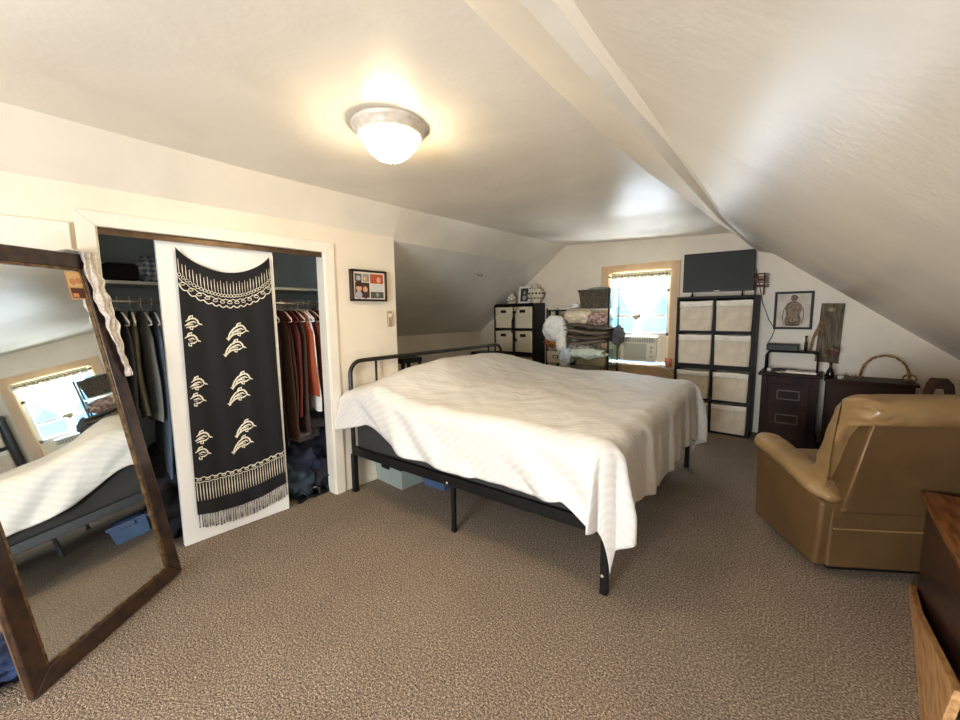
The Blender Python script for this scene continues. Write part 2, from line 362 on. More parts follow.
# photo tucked in the mirror's top corner
def on_mirror(x, y, z): return MM @ Vector((x, y, z))
LOC = lambda ox, oy: MM @ Matrix.Translation((ox, oy, -.0135))
ph = MB(); ph.box(0, .085, 0, .135, 0, .0015)
ph.cur = 1; ph.box(.006, .079, .06, .129, .0015, .002)
ph.cur = 2; ph.ico((.028, .085, .002), .016, 2, scale=(1, 1, .05)); ph.ico((.058, .09, .002), .015, 2, scale=(1, 1, .05))
ph.cur = 3; ph.box(.008, .077, .008, .055, .0015, .002)
ph.cur = 2; ph.box(.012, .04, .012, .03, .002, .0025)
o = ph.build('snapshot_photo', [mat('photo_tan', (196, 160, 120), .4), mat('photo_gold', (222, 188, 130), .4), mat('photo_skin', (206, 140, 100), .5), mat('photo_dark', (92, 50, 36), .5)])
o.matrix_world = LOC(MW-FW-.082, MH-FW-.15)
tag(o, 'small faded photo strip tucked in the mirror top right corner', 'photo')

# white lace scarf draped over mirror corner
m = MB()
def scarf(u, v):
    L = .60; s = u*L*1.25-.12
    x = MW-.005+ (u-.5)*.02+.012*noise.noise(Vector((u*9, 0, 2)))
    wdt = .085*(1-.78*u**1.6)+.012*noise.noise(Vector((u*8, 3, 1)))
    a_ = (v-.5)*wdt
    fold = .014*sin(v*15+u*9)*(1-u*.4)+.016*noise.noise(Vector((u*16, v*3, 7)))
    if s < 0: y = MH+.012+s*.0; z = -.02+s*.3; return on_mirror(x-.07+a_, MH+.012+.004*sin(v*12), -.055+u*.45)
    return on_mirror(x-.035+a_*1.0+.02*u, MH+.01-s, .018+fold+.004)
m.grid(scarf, 46, 16)
o = m.build('lace_scarf', mat('cream_lace', (236, 228, 220), .9, var=.10, vscale=60, bump=.5, bscale=120), smooth=True, solid=.003)
tag(o, 'crumpled cream lace scarf hanging down the mirror right edge', 'scarf')

# blue cloth lying behind mirror foot at the extreme left
m = MB(); m.ico((-2.42, -.12, .045), .13, 4, .5, 3, 4, (1.2, 1, .5), -.043)
tag(m.build('crumpled_cloth', mat('navy_cloth', (40, 56, 92), .9, var=.3, vscale=12, bump=.5, bscale=20), smooth=True), 'navy cloth crumpled on the carpet behind the mirror foot', 'cloth')

# ---------------------------------------------------------------- sarong pinned on the sliding door
SX = -2.886
def ribbon(m, pts, w, x):
    """flat painted stroke in the Y-Z plane"""
    P = [Vector((0, a, b)) for a, b in pts]; vs = []; fs = []
    N = len(P)
    for i in range(N):
        t = (P[min(i+1, N-1)]-P[max(i-1, 0)]).normalized(); nn = Vector((0, -t.z, t.y))
        ww = w*(1 if 0 < i < N-1 else .45)/2
        for s_ in (-1, 1):
            q = P[i]+nn*ww*s_; vs.append((x+sar_x(q.y, q.z), q.y, q.z))
    for i in range(N-1): fs.append((2*i, 2*i+1, 2*i+3, 2*i+2))
    m.add(vs, fs)
def sar_x(y, z): return .004+.004*sin(y*42+z*2)+.006*noise.noise(Vector((y*6, z*2, 4)))+.004
YL, YR = .700, 1.222
def s_top(u): return 1.805-.006*u-.125*(1-(2*u-1)**2)**.9
def s_bot(u): return lerp(.305, .345, u**2)-.03*sin(pi*u)-.015+.015*(1-u)
def sY(u, z): return lerp(YL, YR, u)+(-.012+.0*z if u < .5 else .012)*(1.8-z)*.6*abs(2*u-1)
def sar(u, v):
    z = lerp(s_top(u), s_bot(u)-.12, v); y = sY(u, z)
    return (SX+sar_x(y, z), y, z)
m = MB(); m.grid(sar, 60, 70); m.cur = 1
WX = SX+.0022
def arc(c, r, a0, a1, n=9, sy=1): return [(c[0]+r*cos(R(lerp(a0, a1, i/n))), c[1]+sy*r*sin(R(lerp(a0, a1, i/n)))) for i in range(n+1)]
def off(z0): return lambda u: s_top(u)-z0
nT = 30
for i in range(nT):
    u = (i+.5)/nT; y = sY(u, 1.6); zt = s_top(u)
    ribbon(m, [(y, zt-.055-.012*(i % 2)), (y, zt-.10), (y+.001, zt-.135)], .0045, WX)
    ribbon(m, arc((y, zt-.145), .0085, 0, 360), .0035, WX)
for k in range(2):
    ribbon(m, [(sY(i/90, 1.6), s_top(i/90)-(.165, .205)[k]-(.008, .015)[k]*abs(sin(i/90*pi*13))) for i in range(91)], (.004, .006)[k], WX)
for i in range(13):
    u = (i+.5)/13; y = sY(u, 1.6); ribbon(m, arc((y, s_top(u)-.186), .013, 0, 360, sy=.6), .004, WX)
def dolphin(cy, cz, k, rot, clip=None):
    strokes = [
        ([(-1.05, -.9), (-.95, -.45), (-.75, -.05), (-.3, .42), (.2, .68), (.6, .66), (.82, .38), (.88, .12), (1.05, -.08)], .13),
        ([(-1.05, -.9), (-.75, -.5), (-.35, -.25), (.1, -.16), (.5, -.2), (.85, -.02)], .12),
        ([(-.72, -.42), (-.45, -.05), (0, .24), (.45, .34), (.66, .16)], .12),
        ([(-.35, -.02), (.05, .08), (.4, .06)], .10),
        ([(-.1, .56), (.12, .90), (.42, .98), (.38, .70)], .12),
        ([(.0, -.14), (.02, -.42), (.2, -.5), (.3, -.2)], .10),
        ([(-1.05, -.85), (-1.2, -.6), (-1.0, -.55)], .10),
        ([(.82, .1), (1.12, -.02), (1.2, -.14)], .08)]
    c_, s_ = cos(R(rot)), sin(R(rot))
    for pts, w in strokes:
        q = []
        for a, b in pts:
            y = cy+k*(a*c_-b*s_); z = cz+k*(a*s_+b*c_)
            if clip is not None and y < clip: continue
            q.append((y, z))
        if len(q) > 1: ribbon(m, q, w*k*1.35, WX)
for z in (1.30, .985, .665):
    dolphin(.992, z+.005, .056, 4); dolphin(.968, z-.098, .056, 2)
for z in (1.355, .99, .655):
    dolphin(.735, z, .056, 4, .704); dolphin(.722, z-.098, .054, 2, .704)
# lower border
def band(u): return lerp(.425, .435, u)-.02*sin(pi*u)+.02*max(0, u-.6)*3*0+.035*max(0, u-.55)**1*1.2
for dz, sc, w in ((.0, .010, .005), (-.03, .006, .004)):
    ribbon(m, [(sY(i/90, .42), band(i/90)+dz-sc*abs(sin(i/90*pi*12))) for i in range(91)], w, WX)
for i in range(12): ribbon(m, arc((sY((i+.5)/12, .4), band((i+.5)/12)-.018), .012, 0, 360, sy=.5), .004, WX)
for i in range(34):
    u = (i+.5)/34; y = sY(u, .4); b = band(u)-.038
    ribbon(m, [(y, b), (y, b-.06), (y+.001, b-.115)], .0055, WX)
SAR = mat('sarong_black', (10, 9, 13), .8, var=.12, vscale=6, bump=.15, bscale=200); SARW = mat('sarong_print', (236, 228, 206), .8, var=.05, vscale=30)
sr = m.build('black_sarong', [SAR, SARW], smooth=True)
tag(sr, 'black fringed sarong printed with white dolphins pinned on the sliding door', 'sarong')
fm = MB()
for i in range(38):
    u = (i+.5)/38; y = sY(u, .2); b = s_bot(u)-.115; dy = random.uniform(-.006, .006)
    fm.tube([(SX+.012, y, b), (SX+.013, y+dy*.3, b-.035), (SX+.012, y+dy, b-.085-random.uniform(0, .012))], [.0028, .0032, .0042], 5)
fm.build('fringe', mat('fringe_thread', (62, 60, 68), .9, rgb2=(180, 174, 168), vscale=60), sr, smooth=True)

# ---------------------------------------------------------------- closet contents
for y0, y1 in ((.06, .98), (1.0, 2.10)):
    m = MB(); m.tube([(-3.20, y0, 1.50), (-3.20, y1, 1.50)], .013, 10)
    struct(m.build('trim_7', mat('rod_steel', (170, 168, 162), .3, .8), smooth=True), 'chrome closet rod')
def hanger_garment(x, y, tilt, gname, glabel, gmat, length, width, thick, hmat, seed, group, shirt=True, cat='shirt'):
    t = empty(gname, (x, y, 1.513), tilt, glabel, cat, group)
    m = MB()
    hook = [(0, 0, -.055), (0, 0, -.03), (.016, 0, -.016), (.018, 0, .002), (.006, 0, .012), (-.010, 0, .008), (-.014, 0, -.002)]
    m.tube(hook, .0025, 6)
    w = .20
    m.tube([(0, 0, -.055), (w*.5, 0, -.085), (w, 0, -.135), (w+.004, 0, -.15), (w-.02, 0, -.155), (0, 0, -.155), (-w+.02, 0, -.155), (-w-.004, 0, -.15), (-w, 0, -.135), (-w*.5, 0, -.085), (0, 0, -.055)], .0055, 7)
    m.build('hanger', hmat, t, smooth=True)
    g = MB()
    def fn(u, v):
        th = 2*pi*u; z = -.07-v*length
        sh_ = min(1, .32+v*length*6.0) if shirt else 1
        sh_ = sh_**.7
        wx = width/2*sh_*(1+.10*v)+.012*noise.noise(Vector((v*3, seed, 1)))
        ty = thick/2*(.35+.65*min(1, v*5))*(1+.35*sin(3*th+seed)*v)
        zz = z-(.10*abs(cos(th))**2*min(1, v*8) if shirt else 0)*(1-v*.9)*.7
        return (wx*cos(th), ty*sin(th)+.018*v*sin(seed+v*4), zz+.03*noise.noise(Vector((cos(th)*2, seed, v*2)))*v)
    g.grid(fn, 28, 18, wrapu=True)
    g.build('garment', gmat, t, smooth=True)
    return t
WH = mat('white_hanger', (236, 232, 226), .35, var=.03); RH = mat('red_hanger', (120, 34, 34), .4, var=.1); TH = mat('tan_hanger', (196, 186, 166), .4, var=.05)
def cloth(name, rgb, s=20): return mat(name, [min(255, x*1.12+4) for x in rgb], .92, var=.07, vscale=s, bump=.4, bscale=12, distance=.02)
left = [(.41, 'dark_jacket', 'black jacket on a white hanger, first on the left closet rod', (30, 32, 38), .78, .07, 'jacket'),
        (.465, 'charcoal_shirt', 'charcoal shirt on a white hanger at the left of the closet', (52, 56, 62), .95, .05, 'shirt'),
        (.525, 'olive_shirt', 'olive grey shirt hanging in the left closet opening', (84, 82, 68), .62, .05, 'shirt'),
        (.575, 'grey_shirt', 'mid grey shirt beside the olive one in the left closet opening', (104, 106, 104), .66, .045, 'shirt'),
        (.63, 'slate_shirt', 'slate blue-grey long shirt in the left closet opening', (70, 82, 94), 1.02, .05, 'shirt'),
        (.70, 'pale_blue_shirt', 'pale blue shirt peeking out beside the sliding door edge', (126, 164, 186), .95, .04, 'shirt')]
for i, (y, nm, lb, c, L, th, ct) in enumerate(left):
    hanger_garment(-3.20, y, R(random.uniform(-5, 9)), nm, lb, cloth(nm, c), L, .41, th, WH, i*1.7, 'clothes on the left closet rod', cat=ct)
right = [(1.36, 'black_shirt', (26, 24, 26), 1.0, WH, 'black shirt on a white hanger just right of the sliding door'),
         (1.40, 'brown_sweater', (58, 36, 26), .98, RH, 'dark brown sweater on a red hanger in the right closet opening'),
         (1.445, 'brown_cardigan', (60, 36, 26), .86, WH, 'reddish brown cardigan in the right closet opening'),
         (1.49, 'maroon_shirt', (80, 26, 26), .8, RH, 'maroon shirt in the right closet opening'),
         (1.535, 'brown_coat', (52, 34, 26), .95, TH, 'long dark brown coat in the right closet opening'),
         (1.58, 'orange_shirt', (140, 60, 34), .66, WH, 'orange shirt in the right closet opening'),
         (1.62, 'white_blouse', (206, 204, 200), .78, WH, 'white blouse hanging low in the right closet opening'),
         (1.66, 'rust_shirt', (96, 42, 30), .7, TH, 'rust coloured shirt near the right end of the closet rod'),
         (1.705, 'red_shirt', (92, 34, 32), .74, RH, 'dull red shirt near the right end of the closet rod'),
         (1.75, 'charcoal_shirt', (48, 44, 44), .8, WH, 'charcoal top at the right end of the closet rod'),
         (1.80, 'tan_shirt', (150, 120, 92), .72, TH, 'tan shirt at the far right end of the closet rod')]
for i, (y, nm, c, L, hm, lb) in enumerate(right):
    y = 1.33+i*.044; hanger_garment(-3.20, y, R(random.uniform(-6, 6)), nm, lb, cloth(nm, c), L, .40, .036, hm, 3+i*1.3, 'clothes on the right closet rod')
# on the closet shelf
m = MB(); m.box(-3.50, -3.26, .43, .60, 1.6255, 1.735); m.build
o = m.build('folded_sweater', cloth('folded_black', (22, 20, 24)), bevel=.03, seg=4); tag(o, 'folded black sweater on the left of the closet shelf', 'sweater')
PL = bpy.data.materials.new('plaid'); PL.use_nodes = True; nt = PL.node_tree; n = nt.nodes; b = n['Principled BSDF']; b.inputs['Roughness'].default_value = .9
tc = n.new('ShaderNodeTexCoord'); prev = None
for d_, sc in (('X', 9), ('Z', 10), ('Y', 9)):
    w = n.new('ShaderNodeTexWave'); w.bands_direction = d_; w.inputs['Scale'].default_value = sc; w.inputs['Distortion'].default_value = .4
    nt.links.new(tc.outputs['Object'], w.inputs[0])
    if prev is None: prev = w.outputs[1]
    else:
        ma = n.new('ShaderNodeMath'); ma.operation = 'ADD'; nt.links.new(prev, ma.inputs[0]); nt.links.new(w.outputs[1], ma.inputs[1]); prev = ma.outputs[0]
rp = n.new('ShaderNodeValToRGB'); e = rp.color_ramp.elements; e[0].position = .3; e[0].color = (*lin((.36, .42, .52)), 1); e[1].position = 1; e[1].color = (*lin((.86, .88, .90)), 1)
dv = n.new('ShaderNodeMath'); dv.operation = 'MULTIPLY'; dv.inputs[1].default_value = .45; nt.links.new(prev, dv.inputs[0]); nt.links.new(dv.outputs[0], rp.inputs[0]); nt.links.new(rp.outputs[0], b.inputs['Base Color'])
m = MB(); m.ico((-3.38, .70, 1.71), .115, 4, .22, 2.4, 2, (1.0, 1.05, .78), -.082)
tag(m.build('plaid_blanket', PL, smooth=True), 'rolled blue and white plaid blanket on the closet shelf', 'blanket')
# heap on the closet floor
heap = [('navy_bag', 'navy duffel bag slumped on the closet floor', 'bag', (30, 36, 58), (-3.22, 1.50, .17), .21, (1, .9, .85)),
        ('jeans', 'dark blue jeans heaped on the closet floor', 'jeans', (34, 42, 62), (-3.30, 1.80, .22), .22, (1, .8, 1)),
        ('grey_blanket', 'grey blanket piled at the back of the closet floor', 'blanket', (120, 122, 130), (-3.38, 1.66, .45), .17, (.9, 1, .7)),
        ('black_hoodie', 'black hoodie crumpled at the front of the closet floor', 'hoodie', (20, 22, 32), (-3.12, 1.63, .12), .16, (1, .8, .8)),
        ('brown_purse', 'small brown purse beside the closet jamb', 'purse', (96, 62, 34), (-3.28, 1.98, .10), .12, (1, .8, 1)),
        ('steel_blue_towel', 'steel blue towel low in the closet heap', 'towel', (40, 54, 68), (-3.10, 1.36, .12), .15, (1, .9, .85))]
for i, (nm, lb, ct, c, p, r, sc) in enumerate(heap):
    m = MB(); m.ico(p, r, 4, .45, 2.3, 10+i*3, sc, -(p[2]-.004) if i not in (2,) else None)
    tag(m.build(nm, cloth(nm, c, 14), smooth=True), lb, ct)
heapl = [('dark_garments', 'dark clothes heaped on the closet floor behind the mirror', 'clothes', (20, 22, 28), (-3.2, .55, .25), .28, (1, 1, 1)),]
for nm, lb, ct, c, p, r, sc in heapl:
    m = MB(); m.ico(p, r, 4, .4, 2.3, 33, sc, -(p[2]-.004)); tag(m.build(nm, cloth(nm, c, 14), smooth=True), lb, ct)
def shoe(x, y, rz, label, c, nm='sandal'):
    t = empty(nm, (x, y, 0), rz, label, 'shoe', 'shoes on the closet floor')
    m = MB()
    def out(u):
        a = 2*pi*u; return (.125*cos(a), (.040+.009*cos(a))*sin(a))
    poly = [out(i/20) for i in range(20)]
    m.prism(poly, .003, .022, 'z'); m.build('sole', BLK, t, bevel=.004)
    m = MB()
    for xx in (-.05, .03, .06): m.tube([(xx, -.044, .015), (xx+.004, -.03, .045), (xx+.005, 0, .058), (xx+.004, .03, .045), (xx, .044, .015)], .008, 7, flat=.4)
    m.build('strap', mat(nm+'_strap_%d' % c[0], c, .5), t, smooth=True)
shoe(-2.99, 1.42, R(130), 'black strappy sandal nearest the door on the closet floor', (40, 40, 46))
shoe(-3.03, 1.52, R(150), 'silver strappy sandal in front of the closet heap', (150, 150, 152))
shoe(-2.97, 1.545, R(100), 'small dark sandal turned toward the room by the closet jamb', (24, 24, 28))

# ---------------------------------------------------------------- wall items on the closet wall
t = empty('photo_frame', (-2.85, 1.965, 1.637), 0, 'dark framed photo collage hanging on the closet wall', 'picture frame')
hw, hh = .165, .123; m = MB(); FB = mat('collage_frame', (44, 32, 26), .4, var=.2, vscale=20)
m.box(.001, .045, -hw, hw, hh-.016, hh); m.box(.001, .045, -hw, hw, -hh, -hh+.016); m.box(.001, .045, -hw, -hw+.016, -hh, hh); m.box(.001, .045, hw-.016, hw, -hh, hh)
m.build('frame', FB, t, bevel=.002)
m = MB(); m.box(.001, .032, -hw+.014, hw-.014, -hh+.014, hh-.014)
def pq(y0, y1, z0, z1, k, x=.0325): m.cur = k; m.box(.032, x, y0, y1, z0, z1)
pq(-.132, -.07, .03, .092, 1); pq(-.062, .00, .03, .092, 2); pq(.008, .135, .02, .095, 3); pq(-.132, .00, -.095, .024, 4); pq(.008, .135, -.04, .014, 5); pq(.008, .135, -.097, -.046, 1)
for y, z, r, k in ((-.098, -.02, .026, 6), (-.04, -.03, .022, 6), (-.098, .01, .03, 4), (-.1, -.075, .03, 7), (-.04, -.075, .026, 4), (.05, .06, .024, 3), (.09, .05, .022, 6), (.04, -.015, .016, 5), (.075, -.07, .016, 2), (-.04, .055, .016, 6), (-.1, .055, .02, 7)):
    m.cur = k; m.ico((.033, y, z), r, 2, scale=(.04, 1, 1.1))
m.build('photo_prints', [mat('mount_white', (228, 216, 198), .5), mat('p_grey', (84, 84, 84), .4), mat('p_sage', (142, 146, 132), .4), mat('p_rust', (176, 84, 50), .4), mat('p_dark', (66, 46, 38), .4), mat('p_pale', (206, 204, 200), .4), mat('p_skin', (216, 164, 132), .5), mat('p_lav', (170, 170, 182), .4)], t, smooth=False)
t = empty('thermostat', (-2.85, 2.168, 1.368), 0, 'small beige wall thermostat with a round dial beside the alcove corner', 'thermostat')
m = MB(); m.box(.001, .026, -.022, .022, -.065, .065); m.build('body', mat('beige_plastic', (176, 158, 134), .45, var=.06), t, bevel=.006)
m = MB(); m.lathe([(.001, 0), (.019, 0), (.019, .012), (.014, .016), (.001, .016)], n=20, M=Matrix.Translation((.026, 0, .03)) @ Matrix.Rotation(R(90), 4, 'Y')); m.build('dial', mat('dial_white', (222, 210, 188), .4), t, smooth=True)

t = empty('plaster_hook', (-3.384, 3.97, 1.905), 0, 'tiny bent wire hook in the sloped ceiling above the bed head', 'hook')
m = MB(); m.tube([(-.02, 0, .02), (.03, 0, -.02), (.05, .03, -.03), (.045, .06, -.01), (.02, .05, .0)], .004, 6); m.build('wire', mat('dark_wire', (70, 66, 60), .5), t, smooth=True)

# ---------------------------------------------------------------- bed
BM_ = Matrix.Translation((-2.781, 1.731, 0)) @ Matrix.Rotation(.052, 4, 'Z')
BL, BW = 2.03, 2.08
t = empty('platform_bed', None, 0, 'black metal platform bed frame with a curved tube headboard', 'bed', M=BM_)
m = MB(); z1 = 1.045; rr = .10
pts = [(0, 0, 0), (0, 0, .5), (0, 0, z1-rr)]+[(0, rr-rr*cos(a), z1-rr+rr*sin(a)) for a in [R(k) for k in (15, 30, 45, 60, 75, 90)]]
pts2 = [(x, BW-y, z) for x, y, z in reversed(pts)]
m.tube(pts+pts2, .017, 12); m.tube([(0, .017, .62), (0, BW-.017, .62)], .012, 10)
for y in (.25, 1.83): m.tube([(0, y, .35), (0, y, z1-.01)], .010, 8)
m.build('headboard', GUNM, t, smooth=True)
m = MB()
m.box(0, BL, -.014, .014, .305, .372); m.box(0, BL, BW-.014, BW+.014, .305, .362); m.box(BL-.014, BL+.014, 0, BW, .305, .362); m.box(-.012, .012, 0, BW, .305, .362); m.box(0, BL, BW/2-.015, BW/2+.015, .30, .345)
m.build('side_rails', BLACKM, t, bevel=.004)
for x in (.15, .42, .69, .96, 1.23, 1.50, 1.77):
    m = MB(); m.box(x-.03, x+.03, .01, BW-.01, .346, .362); m.build('slat', BLACKM, t)
for x, y, w in ((0, 0, .02), (0, BW, .02), (BL, 0, .018), (BL, BW, .018), (1.04, 0, .013), (1.04, BW, .013), (1.04, BW/2, .013)):
    m = MB(); m.box(x-w, x+w, y-w, y+w, .012, .31); o = m.build('leg', BLACKM, t, bevel=.003)
    f = MB(); f.box(x-w-.001, x+w+.001, y-w-.001, y+w+.001, 0, .025); f.build('foot_cap', BLK, o, bevel=.002)
for x, y in ((1.00, -.018), (BL-.005, -.02)):
    m = MB(); m.lathe([(.001, .004), (.006, .003), (.008, 0), (.008, -.002)], n=12, M=Matrix.Translation((x, y, .325 if x < 1.5 else .10)) @ Matrix.Rotation(R(90), 4, 'X')); m.build('bolt', CHROME, t, smooth=True)
# mattress
m = MB(); m.box(.03, BL-.012, .004, BW-.004, .363, .765)
o = m.build('mattress', CHAR, None, bevel=.032, seg=4); o.matrix_world = BM_
tag(o, 'thick king mattress with charcoal sides under the white sheet', 'mattress')
# pillows hidden under the sheet
PWM = mat('pillow_white', (230, 226, 216), .9, var=.04)
def pillow(y, lb):
    m = MB()
    def fn(u, v):
        a = (u-.5)*2; b = (v-.5)*2
        return a, b
    bm_v = []
    for side in (1, -1):
        m.grid(lambda u, v, s_=side: (.30+.21*(2*u-1), y+.37*(2*v-1), .865+s_*.095*((1-(2*u-1)**4)*(1-(2*v-1)**4))**.6), 14, 20)
    o = m.build('pillow', PWM, smooth=True); o.matrix_world = BM_
    tag(o, lb, 'pillow', 'pillows under the sheet at the bed head')
pillow(.62, 'pillow bulging under the white sheet, the one nearer the closet wall'); pillow(1.42, 'pillow bulging under the white sheet, the one toward the far end')

# sheet: bed-local drape with hanging corner
SH = bpy.data.materials.new('white_stripe_sheet'); SH.use_nodes = True; nt = SH.node_tree; n = nt.nodes; b = n['Principled BSDF']
tc = n.new('ShaderNodeTexCoord'); mp = n.new('ShaderNodeMapping'); mp.inputs['Rotation'].default_value = (0, 0, R(50)); nt.links.new(tc.outputs['UV'], mp.inputs[0])
w = n.new('ShaderNodeTexWave'); w.bands_direction = 'X'; w.inputs['Scale'].default_value = 7.5; w.inputs['Distortion'].default_value = .25; w.inputs['Detail'].default_value = 0
nt.links.new(mp.outputs[0], w.inputs[0]); rp = n.new('ShaderNodeValToRGB'); e = rp.color_ramp.elements
e[0].position = .46; e[0].color = (*lin((.865, .85, .825)), 1); e[1].position = .54; e[1].color = (*lin((.89, .875, .85)), 1)
nt.links.new(w.outputs[1], rp.inputs[0]); nt.links.new(rp.outputs[0], b.inputs['Base Color'])
rg = n.new('ShaderNodeMapRange'); rg.inputs[3].default_value = .75; rg.inputs[4].default_value = .5; nt.links.new(rp.outputs[0], rg.inputs[0]); nt.links.new(rg.outputs[0], b.inputs['Roughness'])
no = n.new('ShaderNodeTexNoise'); no.inputs['Scale'].default_value = 4.5; no.inputs['Detail'].default_value = 6; no.inputs['Distortion'].default_value = 1.2
bp = n.new('ShaderNodeBump'); bp.inputs['Strength'].default_value = .28; bp.inputs['Distance'].default_value = .05
nt.links.new(tc.outputs['UV'], no.inputs['Vector']); nt.links.new(no.outputs[0], bp.inputs['Height']); nt.links.new(bp.outputs[0], b.inputs['Normal'])
b.inputs['Sheen Weight'].default_value = .1; b.inputs['Subsurface Weight'].default_value = 0
TZ = .815
NEAR = [(-.12, .36), (.25, .34), (.58, .40), (.93, .41), (1.34, .415), (1.69, .405), (1.83, .38), (2.03, .52)]
FOOT = [(0, .56), (.25, .45), (.5, .50), (.75, .53), (1.1, .53), (1.8, .50), (2.08, .62)]
def seg(st, x): return interp([(a, b) for a, b in st], x)[0]
x0s, y0s, y1s = -.03, .045, BW-.045; xe = BL-.045
NU, NV = 190, 190
def sheet(u, v):
    # u along the bed, v across; corner cloth continues past both edges
    hf = .50; hn = .41; hfar = .42
    U = lerp(x0s, xe+hf, u); V = lerp(y0s-hn, y1s+hfar, v)
    sx = min(U, xe); sy = min(max(V, y0s), y1s)
    ou = max(0, U-xe)/hf; on = max(0, y0s-V)/hn; of = max(0, V-y1s)/hfar
    du = ou*seg(FOOT, sy); dn_ = on*seg(NEAR, sx); df = of*.42
    ov = dn_ if on > 0 else df; sg = -1 if on > 0 else 1
    if ou > 0 and ov > 0:
        drop = math.hypot(du*1.0, ov*1.0); drop = drop*(1-.04); dirx, diry = du/drop, sg*ov/drop
    else:
        drop = du+ov; dirx, diry = (1, 0) if ou > 0 else (0, sg)
    # rounded mattress edge
    r = .09
    if drop < r*pi/2: a = drop/r; hx = r*sin(a)-0; dz = r*(1-cos(a))
    else: hx = r; dz = r+(drop-r*pi/2)
    # head bulge from pillows, slight sag
    z = TZ
    ph_ = math.exp(-((sx-.30)/.28)**2)*(1-abs((sy-.98)/1.12)**4 if abs(sy-.98) < 1.12 else 0)
    z += .175*max(0, ph_)+.05*math.exp(-((sx-.75)/.5)**2)*max(0, 1-abs((sy-1.15)/1.0)**2)
    z -= .02*math.exp(-((sx-BL)/.35)**2)+.015*math.exp(-(sy/.25)**2)
    z += .016*noise.noise(Vector((sx*2.2, sy*2.2, 1)))+.010*noise.noise(Vector((sx*5+sy*4, sy*3, 5)))+.006*noise.noise(Vector((sx*11-sy*4, sy*8, 8)))
    # edge of top lowered near head-left corner
    edge = min(1, drop/.12)
    k = min(1, drop/.4)
    if ou > 0 and ov > 0:
        ang = math.atan2(ov, du); per = sx+sy+ang*.25
        fold = .055*k*sin(ang*4.6+.4)+.03*k*sin(ang*9)
    elif ou > 0: fold = .028*k*sin(sy*11+1.0)+.018*k*sin(sy*23+2)
    else:
        # diagonal swags pulled toward the foot corner
        q = sx*5.2-drop*7.0; fold = .042*k*sin(q)+.026*k*sin(sx*11-drop*16+1.5)+.012*k*sin(sx*23-drop*20)
    fold += .012*noise.noise(Vector((sx*5, sy*5, drop*5)))*edge
    head = max(0, 1-sx/.22)*k*(1 if on > 0 else 0)
    X = sx-.04*head+dirx*(hx+edge*(.004+abs(fold)*.5+fold*.5+.01*k)); Y = sy-.065*head+diry*(hx+edge*(.004+abs(fold)*.5+fold*.5+.01*k))
    return Vector((X, Y, z-dz)), (U, V)
vs = []; uv = []; fs = []
for i in range(NU+1):
    for j in range(NV+1):
        p, q = sheet(i/NU, j/NV); vs.append(p); uv.append(q)
for i in range(NU):
    for j in range(NV): a = i*(NV+1)+j; fs.append((a, a+NV+1, a+NV+2, a+1))
me = bpy.data.meshes.new('bed_sheet'); me.from_pydata([tuple(p) for p in vs], [], fs); me.materials.append(SH)
ul = me.uv_layers.new(name='UVMap')
for lp in me.loops: ul.data[lp.index].uv = uv[lp.vertex_index]
for p in me.polygons: p.use_smooth = True
o = bpy.data.objects.new('bed_sheet', me); COL.objects.link(o); o.matrix_world = BM_
md = o.modifiers.new('s', 'SOLIDIFY'); md.thickness = .004; md.offset = 1
tag(o, 'rumpled white striped sheet spread over the bed with one corner hanging low', 'bed sheet')

# narrow dark stands behind the headboard
for x, y0, y1, zt, lb in ((-3.10, 2.42, 2.67, .99, 'narrow black stand behind the headboard nearest the closet wall'), (-3.10, 3.62, 3.86, .955, 'narrow black stand behind the far end of the headboard')):
    t = empty('side_stand', (x, (y0+y1)/2, 0), 0, lb, 'stand'); h = (y1-y0)/2
    m = MB(); m.box(-.10, .10, -h, h, zt-.05, zt); m.build('stand_top', BLKWD, t, bevel=.006)
    for sx in (-1, 1):
        for sy in (-1, 1):
            m = MB(); m.box(sx*.085-.013, sx*.085+.013, sy*(h-.02)-.013, sy*(h-.02)+.013, 0, zt-.05); m.build('leg', BLKWD, t)
# storage bins under the bed
def tote(name, c, rz, L, Wd, H, label, body, lid, group=None):
    t = empty(name, (c[0], c[1], 0), rz, label, 'storage box', group)
    m = MB(); k = .90; vs = []
    for (s_, z) in ((k, .001), (1, H), (.96, H), (k-.05, .008)):
        vs += [(-L/2*s_, -Wd/2*s_, z), (L/2*s_, -Wd/2*s_, z), (L/2*s_, Wd/2*s_, z), (-L/2*s_, Wd/2*s_, z)]
    fs = [(3, 2, 1, 0)]
    for a in range(3):
        for i in range(4): fs.append((a*4+i, a*4+(i+1) % 4, a*4+4+(i+1) % 4, a*4+4+i))
    fs.append((12, 13, 14, 15)); m.add(vs, fs); m.build('bin_body', body, t, bevel=.012, seg=3)
    m = MB(); m.box(-L/2-.012, L/2+.012, -Wd/2-.012, Wd/2+.012, H+.001, H+.026); m.box(-L/2+.03, L/2-.03, -Wd/2+.03, Wd/2-.03, H+.026, H+.034); m.build('lid', lid, t, bevel=.006)
    m = MB(); m.box(-.05, .05, -Wd/2-.022, -Wd/2-.012, H-.02, H+.022); m.build('latch', lid, t, bevel=.003)
tote('storage_bin', (-2.665, 2.125, 0), R(-2), .38, .33, .17, 'grey green storage bin with a black lid under the bed', mat('sage_plastic', (158, 170, 164), .45, var=.05), BLK)
tote('storage_box', (-2.34, 2.27, 0), R(4), .25, .24, .13, 'small blue plastic storage box under the bed', mat('blue_plastic', (78, 100, 134), .35, var=.08), mat('blue_lid', (54, 74, 112), .4, var=.1))

